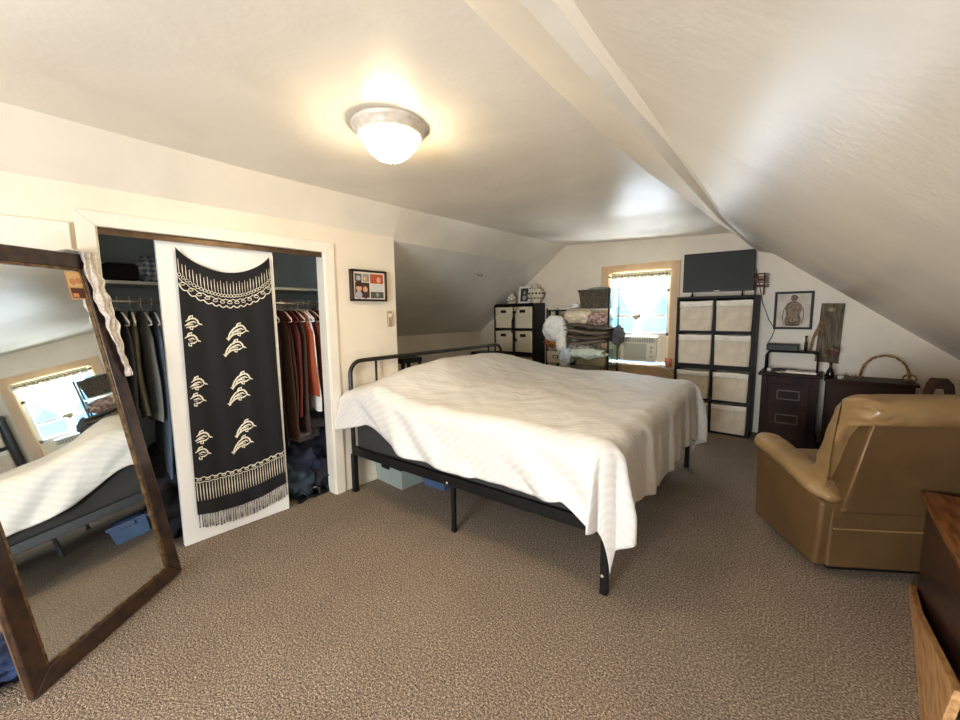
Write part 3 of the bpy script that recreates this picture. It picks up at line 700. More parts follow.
# ---------------------------------------------------------------- cube shelving helpers
def cube_unit(name, x0, x1, yf, yb, z0, z1, label, m_, cat='shelving unit', group=None, t_=.028, feet=False):
    t = empty(name, ((x0+x1)/2, yf, z0), 0, label, cat, group); hw = (x1-x0)/2; d = yb-yf; h = z1-z0
    m = MB(); m.box(-hw, -hw+t_, 0, d, 0, h); m.box(hw-t_, hw, 0, d, 0, h); m.box(-hw+t_, hw-t_, 0, d, h-t_, h); m.box(-hw+t_, hw-t_, 0, d, 0, t_); m.box(-hw+t_, hw-t_, d-.008, d-.001, t_, h-t_)
    m.build('cabinet_frame', m_, t, bevel=.002)
    m = MB(); m.box(-hw+t_, hw-t_, .004, d-.01, h/2-.012, h/2+.012); m.build('shelf', m_, t)
    m = MB(); m.box(-.012, .012, .003, d-.011, t_, h-t_); m.build('divider', m_, t)
    return t
def bin_(name, cx, yf, z0, w, h, d, label, fab, band, group, rz=0, rivets=True, handle=None, tilt=0):
    t = empty(name, (cx, yf, z0), rz, label, 'fabric bin', group)
    if tilt: t.rotation_euler = (0, tilt, rz)
    m = MB(); sd = random.random()*9
    def side(u, v):
        # closed rounded-rect wall
        a = u*4; k = int(a) % 4; f = a-int(a)
        P = [(-w/2, 0), (w/2, 0), (w/2, d), (-w/2, d)]; p, q = P[k], P[(k+1) % 4]
        x, y = lerp(p[0], q[0], f), lerp(p[1], q[1], f)
        bl = .007*sin(pi*f)*sin(pi*v)+.006*noise.noise(Vector((x*9+sd, y*9, v*3)))*sin(pi*v)
        nrm = [(0, -1), (1, 0), (0, 1), (-1, 0)][k]; tp = .965+.035*v
        return ((x*tp)+nrm[0]*bl, y+nrm[1]*bl, v*h+(.006*noise.noise(Vector((x*6+sd, y*6, 2))) if v > .95 else 0))
    m.grid(side, 40, 12, wrapu=True); m.box(-w/2*.96, w/2*.96, .01, d-.01, .001, .006)
    m.build('bin_body', fab, t, smooth=True)
    if band:
        b_ = MB(); b_.grid(lambda u, v: (lerp(-w/2, w/2, u), -.004-.006*sin(pi*u)*.3+.003*noise.noise(Vector((u*4+sd, 0, 3))), h*(.80+.2*v)+.003*sin(u*5+sd)+.001), 16, 3)
        b_.build('top_band', band, t, smooth=True, solid=.003)
        if rivets:
            for x in (-w*.17, w*.17): r_ = MB(); r_.lathe([(.001, .004), (.006, .003), (.0065, 0)], n=10, M=Matrix.Translation((x, -.009, h*.895)) @ Matrix.Rotation(R(90), 4, 'X')); r_.build('rivet', CHROME, t, smooth=True)
    if handle:
        g = MB(); g.box(-w*.16, w*.16, -.012, -.004, h*.72, h*.86); g.build('handle', BLK, t, bevel=.006)
    return t
def unit_bins(x0, x1, yf, z0, z1, d, words_, group, fab, band, t_=.028, handle=None, cut=.93, names='fabric_bin', skip=()):
    cw_ = (x1-x0-2*t_-.024)/2; ch = (z1-z0-2*t_-.024)/2
    for r_ in range(2):
        for c_ in range(2):
            if (r_, c_) in skip: continue
            cx = x0+t_+cw_/2+c_*(cw_+.024); zz = z0+t_+(1-r_)*(ch+.024)+.001
            bin_(names, cx, yf+random.uniform(-.012, .004), zz, cw_*.965, ch*cut, d, words_[r_*2+c_], fab, band, group, handle=handle)

# tall right-hand shelf: two stacked 2x2 cube units
SHX0, SHX1, SHY0, SHY1 = -1.335, -.545, 5.215, 5.53
cube_unit('cube_shelf', SHX0, SHX1, SHY0, SHY1, 0, .765, 'lower grey-black cube shelf standing on the carpet under the television stack', SHELFG)
cube_unit('cube_shelf', SHX0, SHX1, SHY0, SHY1, .767, 1.57, 'upper grey-black cube shelf stacked on another, carrying the television', SHELFG)
unit_bins(SHX0, SHX1, SHY0, .767, 1.57, .28, ['cream fabric bin, top left opening of the tall grey shelf', 'cream fabric bin, top right opening directly under the television', 'cream fabric bin, left opening in the second row of the tall shelf', 'cream fabric bin, right opening in the second row of the tall shelf'], 'cream bins in the tall grey shelf', BINF, BINT)
unit_bins(SHX0, SHX1, SHY0, 0, .765, .28, ['cream fabric bin, left opening in the third row beside the bed sheet', 'cream fabric bin, right opening in the third row beside the dark nightstand', 'cream fabric bin, bottom left opening mostly hidden by the bed', 'cream fabric bin, bottom right opening just above the carpet'], 'cream bins in the tall grey shelf', BINF, BINT)
# television
t = empty('television', (-.955, 5.37, 1.571), R(6), 'black flat screen television standing on the tall grey shelf', 'television')
m = MB(); m.box(-.352, .352, -.018, .022, .055, .50); m.box(-.22, .22, .022, .055, .09, .36); m.build('tv_body', BLK, t, bevel=.006)
m = MB(); m.box(-.340, .340, -.0195, -.018, .075, .488); m.build('screen', mat('tv_screen', (40, 44, 41), .5, spec=.25), t)
for x in (-.25, .25):
    m = MB(); m.tube([(x, 0, .06), (x, -.01, .02), (x, -.10, .006)], .008, 6); m.tube([(x, 0, .03), (x, .09, .006)], .008, 6); m.build('leg', BLK, t, smooth=True)
m = MB(); m.box(-.03, .03, -.0205, -.0195, .060, .066); m.build('logo_strip', CHROME, t)
# twig ornament behind the tv
t = empty('twig_bundle', (-.545, 5.44, 1.571), 0, 'brown stick bundle ornament beside the television on the shelf', 'ornament')
TW = mat('brown_twig', (126, 82, 58), .7, rgb2=(80, 46, 36), vscale=30)
m = MB()
for k in range(7): m.tube([(-.07, -.03+random.uniform(-.01, .01), .09+k*.022), (.0, random.uniform(-.02, .02), .093+k*.022+random.uniform(-.01, .01)), (.07, random.uniform(-.02, .02), .09+k*.022)], .007, 6)
for x in (-.05, .03): m.tube([(x, 0, 0), (x, 0, .24)], .008, 6)
m.build('sticks', TW, t, smooth=True)
# cable from tv down to the black box
m = MB(); m.tube([(-.60, 5.42, 1.86), (-.575, 5.49, 1.75), (-.53, 5.535, 1.5), (-.46, 5.535, 1.30), (-.40, 5.53, 1.20), (-.42, 5.53, 1.12), (-.46, 5.50, 1.02), (-.45, 5.46, .98)], .004, 6)
tag(m.build('power_cable', BLK, smooth=True), 'black cable looping down the wall from the television', 'cable')
# framed art
t = empty('framed_print', (-.25, 5.55, 1.40), 0, 'black square frame holding a sepia figure sketch on the far wall', 'picture frame')
m = MB(); h = .168; v_ = .203; f = .024
m.box(-h, h, -.022, -.001, v_-f, v_); m.box(-h, h, -.022, -.001, -v_, -v_+f); m.box(-h, -h+f, -.022, -.001, -v_+f, v_-f); m.box(h-f, h, -.022, -.001, -v_+f, v_-f)
m.build('frame', BLKWD, t, bevel=.003)
m = MB(); m.box(-h+f-.002, h-f+.002, -.010, -.001, -v_+f-.002, v_-f+.002); m.cur = 1
def stroke(pts, w, k=1):
    m.cur = k; P = [Vector((a, 0, b)) for a, b in pts]; vs = []; N = len(P)
    for i in range(N):
        t_ = (P[min(i+1, N-1)]-P[max(i-1, 0)]).normalized(); nn = Vector((-t_.z, 0, t_.x)); ww = w*(.5 if i in (0, N-1) else 1)/2
        for s_ in (-1, 1): q = P[i]+nn*ww*s_; vs.append((q.x, -.0108-k*.0002, q.z))
    m.add(vs, [(2*i, 2*i+1, 2*i+3, 2*i+2) for i in range(N-1)])
m.cur = 3; m.add([(x*1.0, -.0106, z) for x, z in [(-.015, .10), (-.055, .065), (-.072, .02), (-.06, -.05), (-.075, -.12), (-.06, -.165), (.06, -.165), (.078, -.12), (.06, -.05), (.075, .02), (.055, .065), (.015, .10)]], [tuple(range(12))])
m.cur = 3; m.add([(.028*cos(a*.52)-.0, -.0107, .125+.034*sin(a*.52)) for a in range(12)], [tuple(range(12))])
stroke([(-.015, .10), (-.055, .068), (-.085, .0), (-.09, -.08), (-.075, -.155)], .007); stroke([(.015, .10), (.058, .065), (.085, 0), (.088, -.08), (.075, -.155)], .007)
stroke([(-.05, .03), (-.045, -.05), (-.06, -.10), (-.055, -.165)], .006, 2); stroke([(.05, .03), (.045, -.05), (.058, -.10), (.055, -.165)], .006, 2)
stroke([(0, .09), (.003, 0), (0, -.08), (.002, -.13)], .004, 2); stroke([(-.05, -.115), (-.02, -.135), (.02, -.135), (.05, -.115)], .012, 2); stroke([(-.055, -.15), (0, -.158), (.055, -.15)], .018, 2)
stroke([(-.028, .14), (-.01, .162), (.015, .158), (.03, .135), (.02, .115), (-.02, .12)], .010, 2); stroke([(-.03, .05), (-.01, .02), (-.025, -.01)], .005, 1); stroke([(.03, .05), (.012, .02), (.028, -.01)], .005, 1)
m.build('print', [mat('print_paper', (230, 220, 204), .6, var=.12, vscale=9), mat('ink_brown', (92, 70, 54), .7), mat('ink_dark', (70, 52, 44), .7, var=.4, vscale=60), mat('ink_wash', (168, 150, 130), .7, rgb2=(130, 110, 92), vscale=40)], t)
m = MB(); m.box(-h+f, h-f, -.0155, -.0145, -v_+f, v_-f)
# plank decor
t = empty('barnwood_plank', (.065, 5.55, 1.165), R(0), 'weathered grey wooden board hung on the far wall with a dried stalk', 'wall board')
GW = mat('weathered_wood', (134, 120, 100), .8, rgb2=(84, 74, 62), vscale=9, stretch=(9, 9, .8), bump=.5, bscale=30)
m = MB(); m.prism([(-.105, -.30), (.085, -.315), (.10, .30), (-.085, .305)], -.028, -.003, 'y'); m.build('board', GW, t, bevel=.003)
m = MB(); m.tube([(-.05, -.012, .305), (0, -.012, .36), (.05, -.012, .303)], .0016, 5); m.build('hanging_wire', CHROME, t)
# dried stalks leaning from the rack to the board
t = empty('dried_stalk', (-.095, 5.44, .96), 0, 'long dried palm stalk leaning up across the grey wall board', 'dried stalk')
ST = mat('dry_straw', (176, 146, 98), .8, rgb2=(130, 100, 62), vscale=30)
m = MB()
for k in range(5):
    a = k*.012
    m.tube([(0+k*.004, 0, 0), (.02+a*.4, .02, .15), (.07+a, .05, .31), (.13+a*1.6, .075, .43-k*.02)], [.004, .0035, .003, .002], 5)
m.build('stems', ST, t, smooth=True)
m = MB()
for k in range(16): a = R(k*22.5); m.tube([(.16, .068, .445), (.16+.04*cos(a), .058+.012*sin(k), .445+.028*sin(a))], [.005, .0015], 5)
m.ico((.16, .062, .445), .016, 2, .3); m.build('seed_head', mat('seed_cream', (204, 186, 150), .8, var=.2, vscale=50), t, smooth=True)

# ---------------------------------------------------------------- nightstand, right of the shelf
NX0, NX1, NYF, NYB, NZ = -.47, .025, 5.10, 5.52, .765
t = empty('nightstand', ((NX0+NX1)/2, NYF, 0), 0, 'dark espresso nightstand with two panelled drawers beside the tall shelf', 'nightstand')
hw = (NX1-NX0)/2; d = NYB-NYF
m = MB(); m.box(-hw+.02, hw-.02, .02, d, .08, NZ-.03); m.box(-hw, hw, 0, d, 0, .085); m.build('cabinet_body', DARKWD2, t, bevel=.004)
m = MB(); m.box(-hw-.012, hw+.012, -.02, d, NZ-.032, NZ); m.build('top', DARKWD2, t, bevel=.008, seg=3)
for sx in (-1, 1):
    m = MB(); x = sx*(hw-.045); m.box(x-.028, x+.028, .004, .02, .09, NZ-.034); m.box(x-.012, x+.012, -.002, .004, .13, NZ-.12); m.build('pilaster', DARKWD2, t, bevel=.003)
PNL = mat('drawer_edge', (84, 62, 48), .3, var=.2, vscale=12)
for zc in (.545, .295):
    o_ = MB(); o_.box(-hw+.085, hw-.085, .004, .02, zc-.11, zc+.11); dr = o_.build('drawer', DARKWD2, t, bevel=.003)
    m = MB(); a, b_ = .095, .05; w_ = .012
    m.box(-a, a, -.004, .006, zc+b_-w_, zc+b_); m.box(-a, a, -.004, .006, zc-b_, zc-b_+w_); m.box(-a, -a+w_, -.004, .006, zc-b_, zc+b_); m.box(a-w_, a, -.004, .006, zc-b_, zc+b_)
    m.build('raised_moulding', PNL, dr, bevel=.003)
# rack on nightstand
t = empty('desktop_rack', (-.225, 5.37, NZ), 0, 'low black metal riser rack standing on the dark nightstand', 'rack')
m = MB()
for y in (-.10, .10): m.tube([(-.215, y, .0), (-.215, y, .16), (-.20, y, .195), (-.17, y, .205), (.17, y, .205), (.205, y, .19), (.212, y, .15), (.212, y, .0)], .0085, 8)
m.build('legs', BLKWD, t, smooth=True)
m = MB(); m.box(-.20, .20, -.10, .10, .200, .212); m.build('shelf', BLKWD, t, bevel=.003)
m = MB(); m.box(-.445, -.172, 5.29, 5.45, NZ+.213, NZ+.283); tag(m.build('router_box', BLK, bevel=.008), 'black electronic box lying on the riser rack', 'box')
m = MB(); m.lathe([(.001, 0), (.014, 0), (.014, .09), (.008, .10), (.008, .14), (.013, .145), (.013, .16), (.001, .16)], (-.118, 5.36, NZ+.213), 16)
tag(m.build('slim_bottle', mat('bottle_dark', (52, 44, 38), .25), smooth=True), 'slim dark bottle standing on the riser rack', 'bottle')
t = empty('tray', (-.135, 5.22, NZ), R(-4), 'silver tray with papers at the front of the nightstand', 'tray')
m = MB(); m.box(-.125, .125, -.06, .06, .001, .008); m.build('tray_base', CHROME, t, bevel=.003)
m = MB(); m.box(-.125, .125, -.065, -.058, .001, .018); m.box(-.125, .125, .058, .065, .001, .018); m.build('rim', CHROME, t, bevel=.002)
for i, (x, y, z, sx, sy, rz, c, lb) in enumerate([(-.12, 5.22, .010, .07, .04, 9, (228, 224, 210), 'white folded paper lying on the silver tray'), (-.25, 5.27, .001, .06, .045, -14, (186, 182, 172), 'grey envelope on the nightstand behind the tray'), (-.30, 5.17, .001, .035, .03, 30, (214, 208, 196), 'small pale card at the left of the nightstand top')]):
    m = MB(); m.box(-sx, sx, -sy, sy, 0, .006, Matrix.Translation((x, y, NZ+z)) @ Matrix.Rotation(R(rz), 4, 'Z')); tag(m.build('paper', mat('paper_%d' % i, c, .6, var=.06)), lb, 'paper')
m = MB(); m.lathe([(.001, 0), (.018, 0), (.020, .035), (.017, .036), (.015, .004), (.001, .004)], (-.40, 5.20, NZ+.001), 18); tag(m.build('small_cup', mat('cup_white', (226, 222, 212), .3), smooth=True), 'tiny white cup at the left front of the nightstand', 'cup')
m = MB()
for s_ in range(3): m.tube([(-.33+s_*.06+.03*cos(k*.7+s_), 5.33+.03*sin(k*.9), NZ+.007+.018*abs(sin(k*.5+s_))) for k in range(14)], .003, 5)
tag(m.build('cord_tangle', BLK, smooth=True), 'tangled black cords under the riser rack', 'cords')
# ---------------------------------------------------------------- low dark cabinet
t = empty('low_cabinet', (.36, 5.12, 0), 0, 'low reddish dark wood cabinet against the far wall behind the recliner', 'cabinet')
m = MB(); m.box(-.30, .30, 0, .36, .05, .715); m.box(-.28, .28, .02, .34, 0, .05); m.build('cabinet_body', DARKWD, t, bevel=.004)
m = MB(); m.box(-.315, .325, -.015, .37, .715, .74); m.build('top', DARKWD, t, bevel=.005)
for x in (-.15, .15):
    m = MB(); m.box(x-.14, x+.14, -.012, 0, .08, .70); dr = m.build('door', DARKWD, t, bevel=.004)
    k = MB(); k.ico((x+(-.11 if x > 0 else .11), -.022, .42), .012, 2); k.build('knob', GILT, dr, smooth=True)
# vase with dried flowers between
t = empty('bud_vase', (.088, 5.22, .740), 0, 'small black vase with dried roses between nightstand and low cabinet', 'vase')
m = MB(); m.lathe([(.001, 0), (.030, 0), (.034, .03), (.028, .065), (.012, .10), (.011, .14), (.015, .15), (.009, .15), (.007, .10), (.001, .02)], n=20); m.build('vase_body', mat('black_glaze', (20, 18, 18), .18), t, smooth=True)
m = MB()
for a, b_, h_ in ((-.03, 0, .25), (0, .01, .27), (.025, -.01, .24), (-.05, .01, .22), (.035, .012, .26)): m.tube([(0, 0, .12), (a*.5, b_, h_*.7), (a, b_, h_)], .0022, 5)
m.build('stems', mat('dry_stem', (92, 82, 56), .8), t, smooth=True)
for a, b_, h_, c in ((-.03, 0, .25, 0), (0, .01, .28, 1), (.025, -.01, .24, 0), (-.05, .01, .22, 1), (.035, .012, .265, 1)):
    m = MB(); m.ico((a, b_, h_), .017, 3, .5, 3, a*50); m.build('bloom', (mat('dry_rose', (122, 76, 64), .85, var=.3, vscale=60), mat('dry_cream', (168, 140, 104), .85, var=.3, vscale=60))[c], t, smooth=True)
m = MB(); m.lathe([(.001, 0), (.022, .0), (.026, .03), (.02, .034), (.001, .03)], (.165, 5.16, .7405), 16); tag(m.build('glass_votive', mat('pale_glass', (196, 192, 176), .12), smooth=True), 'tiny pale votive cup on the low cabinet corner', 'candle holder')
m = MB()
for k in range(9): a = k*.7; m.tube([(.24, 5.2, .741), (.24+.03*cos(a), 5.2+.02*sin(a), .775), (.24+.045*cos(a), 5.2+.03*sin(a), .79+.012*sin(k*2))], .0018, 5)
tag(m.build('dried_sprig', ST, smooth=True), 'little dried sprig lying on the low cabinet', 'dried sprig')
# twig basket with tall hoop handle
t = empty('grapevine_hoop', (.475, 5.33, .741), R(-3), 'tall arched grapevine hoop with a knotted end on the low cabinet', 'hoop')
VN = mat('grapevine', (178, 142, 92), .75, rgb2=(120, 86, 52), vscale=35, bump=.4, bscale=60)
m = MB()
for k in range(3):
    m.tube([(-.165*cos(a)+.0+.006*sin(a*9+k*2), .006*cos(a*7+k*2), .0+.225*sin(a)**.85+.004*sin(a*13+k)) for a in [pi*i/36 for i in range(37)]], .0065, 6)
for a in (.5, 1.1, 1.7, 2.3, 2.8): m.ico((-.165*cos(a), 0, .225*sin(a)**.85), .012, 2, .3)
m.build('hoop_handle', VN, t, smooth=True)
m = MB()
for k in range(9): a = R(k*20); m.tube([(.165+.045*cos(a+i*.7), -.012+.022*sin(a*2+i), .0+.03+.034*sin(a+i*.7)) for i in range(10)], .0055, 6, closed=True)
m.build('knot', VN, t, smooth=True)
# wooden chair at the far right under the slope
t = empty('wooden_chair', (.78, 5.02, 0), R(-8), 'dark wooden chair under the slope, only its slotted back top showing', 'chair')
m = MB(); m.box(-.20, .20, -.20, .20, .41, .44); m.build('seat', DARKWD2, t, bevel=.01)
for x, y in ((-.18, -.18), (.18, -.18), (-.18, .18), (.18, .18)): m = MB(); m.box(x-.017, x+.017, y-.017, y+.017, 0, .41); m.build('leg', DARKWD2, t, bevel=.004)
m = MB(); m.prism([(-.13, .44), (-.075, .80), (-.055, .845), (.04, .845), (.075, .80), (.13, .44), (.085, .44), (.02, .76), (-.02, .76), (-.085, .44)], -.20, -.175, 'y'); m.build('backrest', mat('chair_brown', (84, 56, 34), .6, rgb2=(56, 34, 24), vscale=12), t, bevel=.006)

# ---------------------------------------------------------------- air conditioner in the window
t = empty('window_air_conditioner', (-1.865, 5.52, .741), 0, 'cream window air conditioner sitting in the lower window opening', 'air conditioner')
ACM = mat('ac_cream', (236, 228, 206), .4, var=.03); ACG = mat('ac_grille', (204, 200, 176), .5)
m = MB(); m.box(-.22, .22, 0, .24, 0, .335); m.build('housing', ACM, t, bevel=.010)
m = MB(); m.box(-.20, .10, -.012, 0, .035, .245); o = m.build('grille', ACG, t, bevel=.004)
m = MB()
for k in range(16): m.box(-.195, .095, -.016, -.012, .042+k*.0125, .047+k*.0125)
m.build('louvres', mat('ac_louvre', (176, 174, 156), .5), o)
m = MB(); m.box(-.20, .20, -.008, 0, .26, .315); o2 = m.build('air_outlet', mat('ac_vent', (150, 152, 142), .5), t, bevel=.003)
m = MB()
for k in range(13): m.box(-.19+k*.031, -.183+k*.031, -.013, -.008, .264, .311)
m.build('vanes', ACM, o2)
m = MB(); m.box(.115, .205, -.008, 0, .035, .245); o3 = m.build('control_panel', ACM, t, bevel=.003)
for z in (.08, .14, .20):
    m = MB(); m.lathe([(.001, 0), (.019, 0), (.017, .014), (.001, .015)], n=18, M=Matrix.Translation((.16, -.008, z)) @ Matrix.Rotation(R(90), 4, 'X')); m.build('knob', ACG, o3, smooth=True)
for x0, x1 in ((-.448, -.222), (.222, .352)):
    m = MB(); m.box(x0, x1, .062, .070, 0, .35)
    for k in range(int((x1-x0)/.02)): m.box(x0+k*.02, x0+k*.02+.018, .05+(k % 2)*.008, .06+(k % 2)*.008, -.0, .35)
    m.build('side_curtain', mat('accordion_cream', (240, 230, 206), .5), t)
m = MB(); m.lathe([(.001, 0), (.032, 0), (.043, .05), (.045, .105), (.040, .105), (.036, .05), (.001, .01)], (-1.485, 5.515, .7005), 24)
tag(m.build('orange_cup', mat('orange_plastic', (238, 150, 104), .35, var=.05), smooth=True), 'orange plastic cup on the right end of the window sill', 'cup')
m = MB(); m.tube([(-1.66, 5.50, .765), (-1.62, 5.475, .75), (-1.55, 5.47, .70), (-1.45, 5.47, .655), (-1.40, 5.48, .60), (-1.385, 5.50, .45), (-1.40, 5.50, .25)], .006, 6)
tag(m.build('white_power_cable', WHITE, smooth=True), 'white power cord trailing from the air conditioner past the window casing', 'cord')
# curtain
SHM = bpy.data.materials.new('sheer_voile'); SHM.use_nodes = True; nt = SHM.node_tree; nt.nodes.clear()
out = nt.nodes.new('ShaderNodeOutputMaterial'); mx = nt.nodes.new('ShaderNodeMixShader'); tp = nt.nodes.new('ShaderNodeBsdfTransparent'); m2 = nt.nodes.new('ShaderNodeMixShader'); df = nt.nodes.new('ShaderNodeBsdfDiffuse'); tl = nt.nodes.new('ShaderNodeBsdfTranslucent')
df.inputs[0].default_value = (.9, .9, .88, 1); tl.inputs[0].default_value = (.95, .95, .93, 1); mx.inputs[0].default_value = .72; m2.inputs[0].default_value = .5
nt.links.new(df.outputs[0], m2.inputs[1]); nt.links.new(tl.outputs[0], m2.inputs[2]); nt.links.new(tp.outputs[0], mx.inputs[1]); nt.links.new(m2.outputs[0], mx.inputs[2]); nt.links.new(mx.outputs[0], out.inputs[0])
t = empty('sheer_curtain', (0, 5.505, 0), 0, 'white sheer curtain gathered to a point with a tie across the far window', 'curtain')
m = MB()
def cur(u, v):
    z = lerp(1.865, 1.33, v); c = -1.872; hw0 = lerp(.375, .375, v); g = (1-v)**.85
    half = lerp(.035, .385, g) ; x = c-.018*(1-g)+(u-.5)*2*half*(1.0 if u > .5 else .98)
    return (x, .016*sin(u*48+v*2)*(.4+.6*g)-.02*v, z+.02*sin(pi*u)*v*0)
m.grid(cur, 120, 24); m.grid(lambda u, v: (-1.89+(u-.5)*2*lerp(.03, .075, v)+.012*v, .014*sin(u*26)-.02, lerp(1.33, 1.09, v)), 40, 10)
m.build('voile_panel', SHM, t, smooth=True)
m = MB(); m.grid(lambda u, v: (-1.872+(u-.5)*.775, -.004+.010*sin(u*110), lerp(1.925, 1.85, v)), 140, 4); m.build('valance_header', mat('header_cream', (255, 244, 208), .8, var=.04, vscale=60), t, smooth=True)
m = MB(); m.tube([(-2.30, -.004, 1.885), (-1.51, -.004, 1.885)], .008, 8); m.build('tension_rod', GILT, t, smooth=True)
m = MB(); m.ico((-1.90, -.035, 1.335), .036, 3, .35, 3, 2); m.ico((-1.86, -.04, 1.345), .024, 3, .4, 3, 5); m.tube([(-1.89+.045*cos(a), -.02+.03*sin(a), 1.35+.012*cos(a)) for a in [k*.45 for k in range(14)]], .007, 6, closed=True); m.tube([(-1.86, -.04, 1.35), (-1.84, -.045, 1.40), (-1.82, -.045, 1.42)], .006, 6)
m.build('tie_flower', mat('tie_cream', (240, 222, 180), .8, var=.2, vscale=50), t, smooth=True)

# ---------------------------------------------------------------- black cube unit at the left of the far wall
CX0, CX1, CYF, CYB = -4.08, -3.32, 5.20, 5.52; CT = 1.556
cube_unit('black_cube_cabinet', CX0, CX1, CYF, CYB, 0, .775, 'lower black cube cabinet on the floor behind the bed', BLKWD, t_=.03)
cube_unit('black_cube_cabinet', CX0, CX1, CYF, CYB, .777, CT, 'upper black cube cabinet under the slope holding hard cream bins', BLKWD, t_=.03)
BINC = mat('hard_cream_bin', (214, 204, 176), .75, var=.04, vscale=6)
L_ = ['cream box with black grip, top left opening of the black cabinet', 'cream box tilted in the top right opening of the black cabinet', 'cream box with black grip, second row left of the black cabinet', 'cream box behind the black strap, second row right of the black cabinet']
unit_bins(CX0, CX1, CYF, .777, CT, .28, L_, 'cream boxes in the black cabinet', BINC, None, t_=.03, handle=True, names='storage_cube')
unit_bins(CX0, CX1, CYF, 0, .775, .28, ['cream box, left one just above the bed edge in the lower black cabinet', 'cream box, right one in the lower black cabinet beside the rack', '', ''], 'cream boxes low in the black cabinet', BINC, None, t_=.03, handle=True, names='storage_cube', skip=((1, 0), (1, 1)))
# strap
t = empty('black_strap', (-3.645, 5.165, 0), 0, 'black strap hanging down the front of the black cube cabinet', 'strap')
m = MB(); m.tube([(.05, .05, 1.50), (.02, .01, 1.47), (-.01, 0, 1.42), (0, .0, 1.2), (-.005, -.002, 1.0), (.004, 0, .62)], .018, 8, flat=.3); m.tube([(-.02, 0, 1.40), (-.05, -.005, 1.28), (-.055, -.004, 1.1)], .009, 6); m.build('webbing', BLK, t, smooth=True)
m = MB(); m.ico((.012, -.01, .995), .026, 3, scale=(1, .5, 1.1)); m.ico((-.005, -.01, 1.42), .03, 3, scale=(1.1, .5, .8)); m.build('buckle', BLK, t, smooth=True)
# ornaments on top
IV = mat('ivory_ceramic', (226, 216, 190), .45, var=.1, vscale=30)
t = empty('ivory_figurine', (-3.80, 5.30, CT+.001), 0, 'ivory flowered figurine at the left end of the black cabinet top', 'figurine')
m = MB(); m.lathe([(.001, 0), (.07, 0), (.072, .015), (.055, .03), (.001, .032)], n=20)
for k in range(13): a = k*2.4; rr_ = .018+.045*(k/13); m.ico((rr_*cos(a), rr_*.7*sin(a), .045+.09*(1-k/15)), .024, 2, .4, 3, k)
m.build('flower_cluster', IV, t, smooth=True)
t = empty('table_photo_frame', (-3.565, 5.30, CT+.001), R(4), 'white standing photo frame with a dark portrait on the black cabinet', 'picture frame'); t.rotation_euler = (R(-7), 0, R(4))
m = MB(); h, v_ = .098, .262; f = .03
for b4 in ((-h, h, v_-f, v_), (-h, h, 0, f), (-h, -h+f, f, v_-f), (h-f, h, f, v_-f)): m.box(b4[0], b4[1], -.012, .006, b4[2], b4[3])
m.build('frame', WHITE, t, bevel=.004)
m = MB(); m.box(-h+f-.002, h-f+.002, -.004, .004, f-.002, v_-f+.002); m.cur = 1; m.ico((0, -.0045, .165), .026, 2, scale=(.8, .04, 1.1)); m.ico((.0, -.0045, .085), .04, 2, scale=(.9, .03, 1)); m.build('portrait', [mat('portrait_dark', (62, 60, 56), .4, var=.4, vscale=20), mat('portrait_pale', (158, 154, 144), .5)], t)
m = MB(); m.box(-.02, .02, .004, .06, 0, .004); m.build('stand', WHITE, t)
t = empty('pierced_jar', (-3.40+.005, 5.36, CT+.001), 0, 'round white lidded jar with dark pierced pattern on the black cabinet', 'jar')
m = MB(); m.lathe([(.001, 0), (.07, 0), (.075, .012), (.06, .02), (.10, .06), (.125, .11), (.122, .15), (.10, .185), (.085, .195), (.09, .205), (.001, .205)], n=32); m.build('jar_body', IV, t, smooth=True)
m = MB(); m.lathe([(.092, .205), (.085, .222), (.06, .245), (.03, .255), (.012, .26), (.010, .268), (.018, .28), (.012, .296), (.001, .30)], n=28); m.build('lid', IV, t, smooth=True)
m = MB()
for k in range(14):
    a = 2*pi*k/14
    for z, rd, s_ in ((.145, .121, .019), (.075, .108, .014), (.225, .082, .010)): m.ico((rd*cos(a+(z*9)), rd*sin(a+z*9), z), s_, 2, scale=(1, 1, .8))
m.build('dark_piercings', mat('piercing', (46, 42, 38), .6), t, smooth=True)

# ---------------------------------------------------------------- open metal rack of bedding in front of the window
RX0, RX1, RYF, RYB = -3.02, -2.11, 5.08, 5.40
t = empty('storage_rack', ((RX0+RX1)/2, RYF, 0), 0, 'open black metal and glass rack crammed with bedding left of the window', 'rack'); hw = (RX1-RX0)/2; d = RYB-RYF
for x in (-hw, hw):
    for y in (0, d):
        m = MB(); m.box(x-.011, x+.011, y-.011, y+.011, 0, 1.47 if x < 0 else 1.72); m.build('post', BLACKM, t, bevel=.002)
for z in (.40, .70, 1.10, 1.455):
    m = MB(); m.box(-hw, hw, 0, d, z-.012, z)
    m.build('shelf', BLACKM if z < 1.4 else mat('pale_shelf_top', (206, 202, 186), .4, var=.06), t, bevel=.002)
m = MB(); m.box(-hw+.02, -hw+.05, -.002, .02, 1.36, 1.45); m.box(-hw+.13, -hw+.16, -.002, .02, 1.36, 1.45); m.box(-hw, -hw+.30, -.004, .012, 1.425, 1.445); m.build('hook_bar', BLACKM, t, bevel=.002)
gm2 = bpy.data.materials.new('green_glass'); gm2.use_nodes = True; nt = gm2.node_tree; nt.nodes.clear(); out = nt.nodes.new('ShaderNodeOutputMaterial'); mx = nt.nodes.new('ShaderNodeMixShader'); tp = nt.nodes.new('ShaderNodeBsdfTransparent'); tp.inputs[0].default_value = (.80, .93, .86, 1); gl = nt.nodes.new('ShaderNodeBsdfGlossy'); gl.inputs['Roughness'].default_value = .05; mx.inputs[0].default_value = .18
nt.links.new(tp.outputs[0], mx.inputs[1]); nt.links.new(gl.outputs[0], mx.inputs[2]); nt.links.new(mx.outputs[0], out.inputs[0])
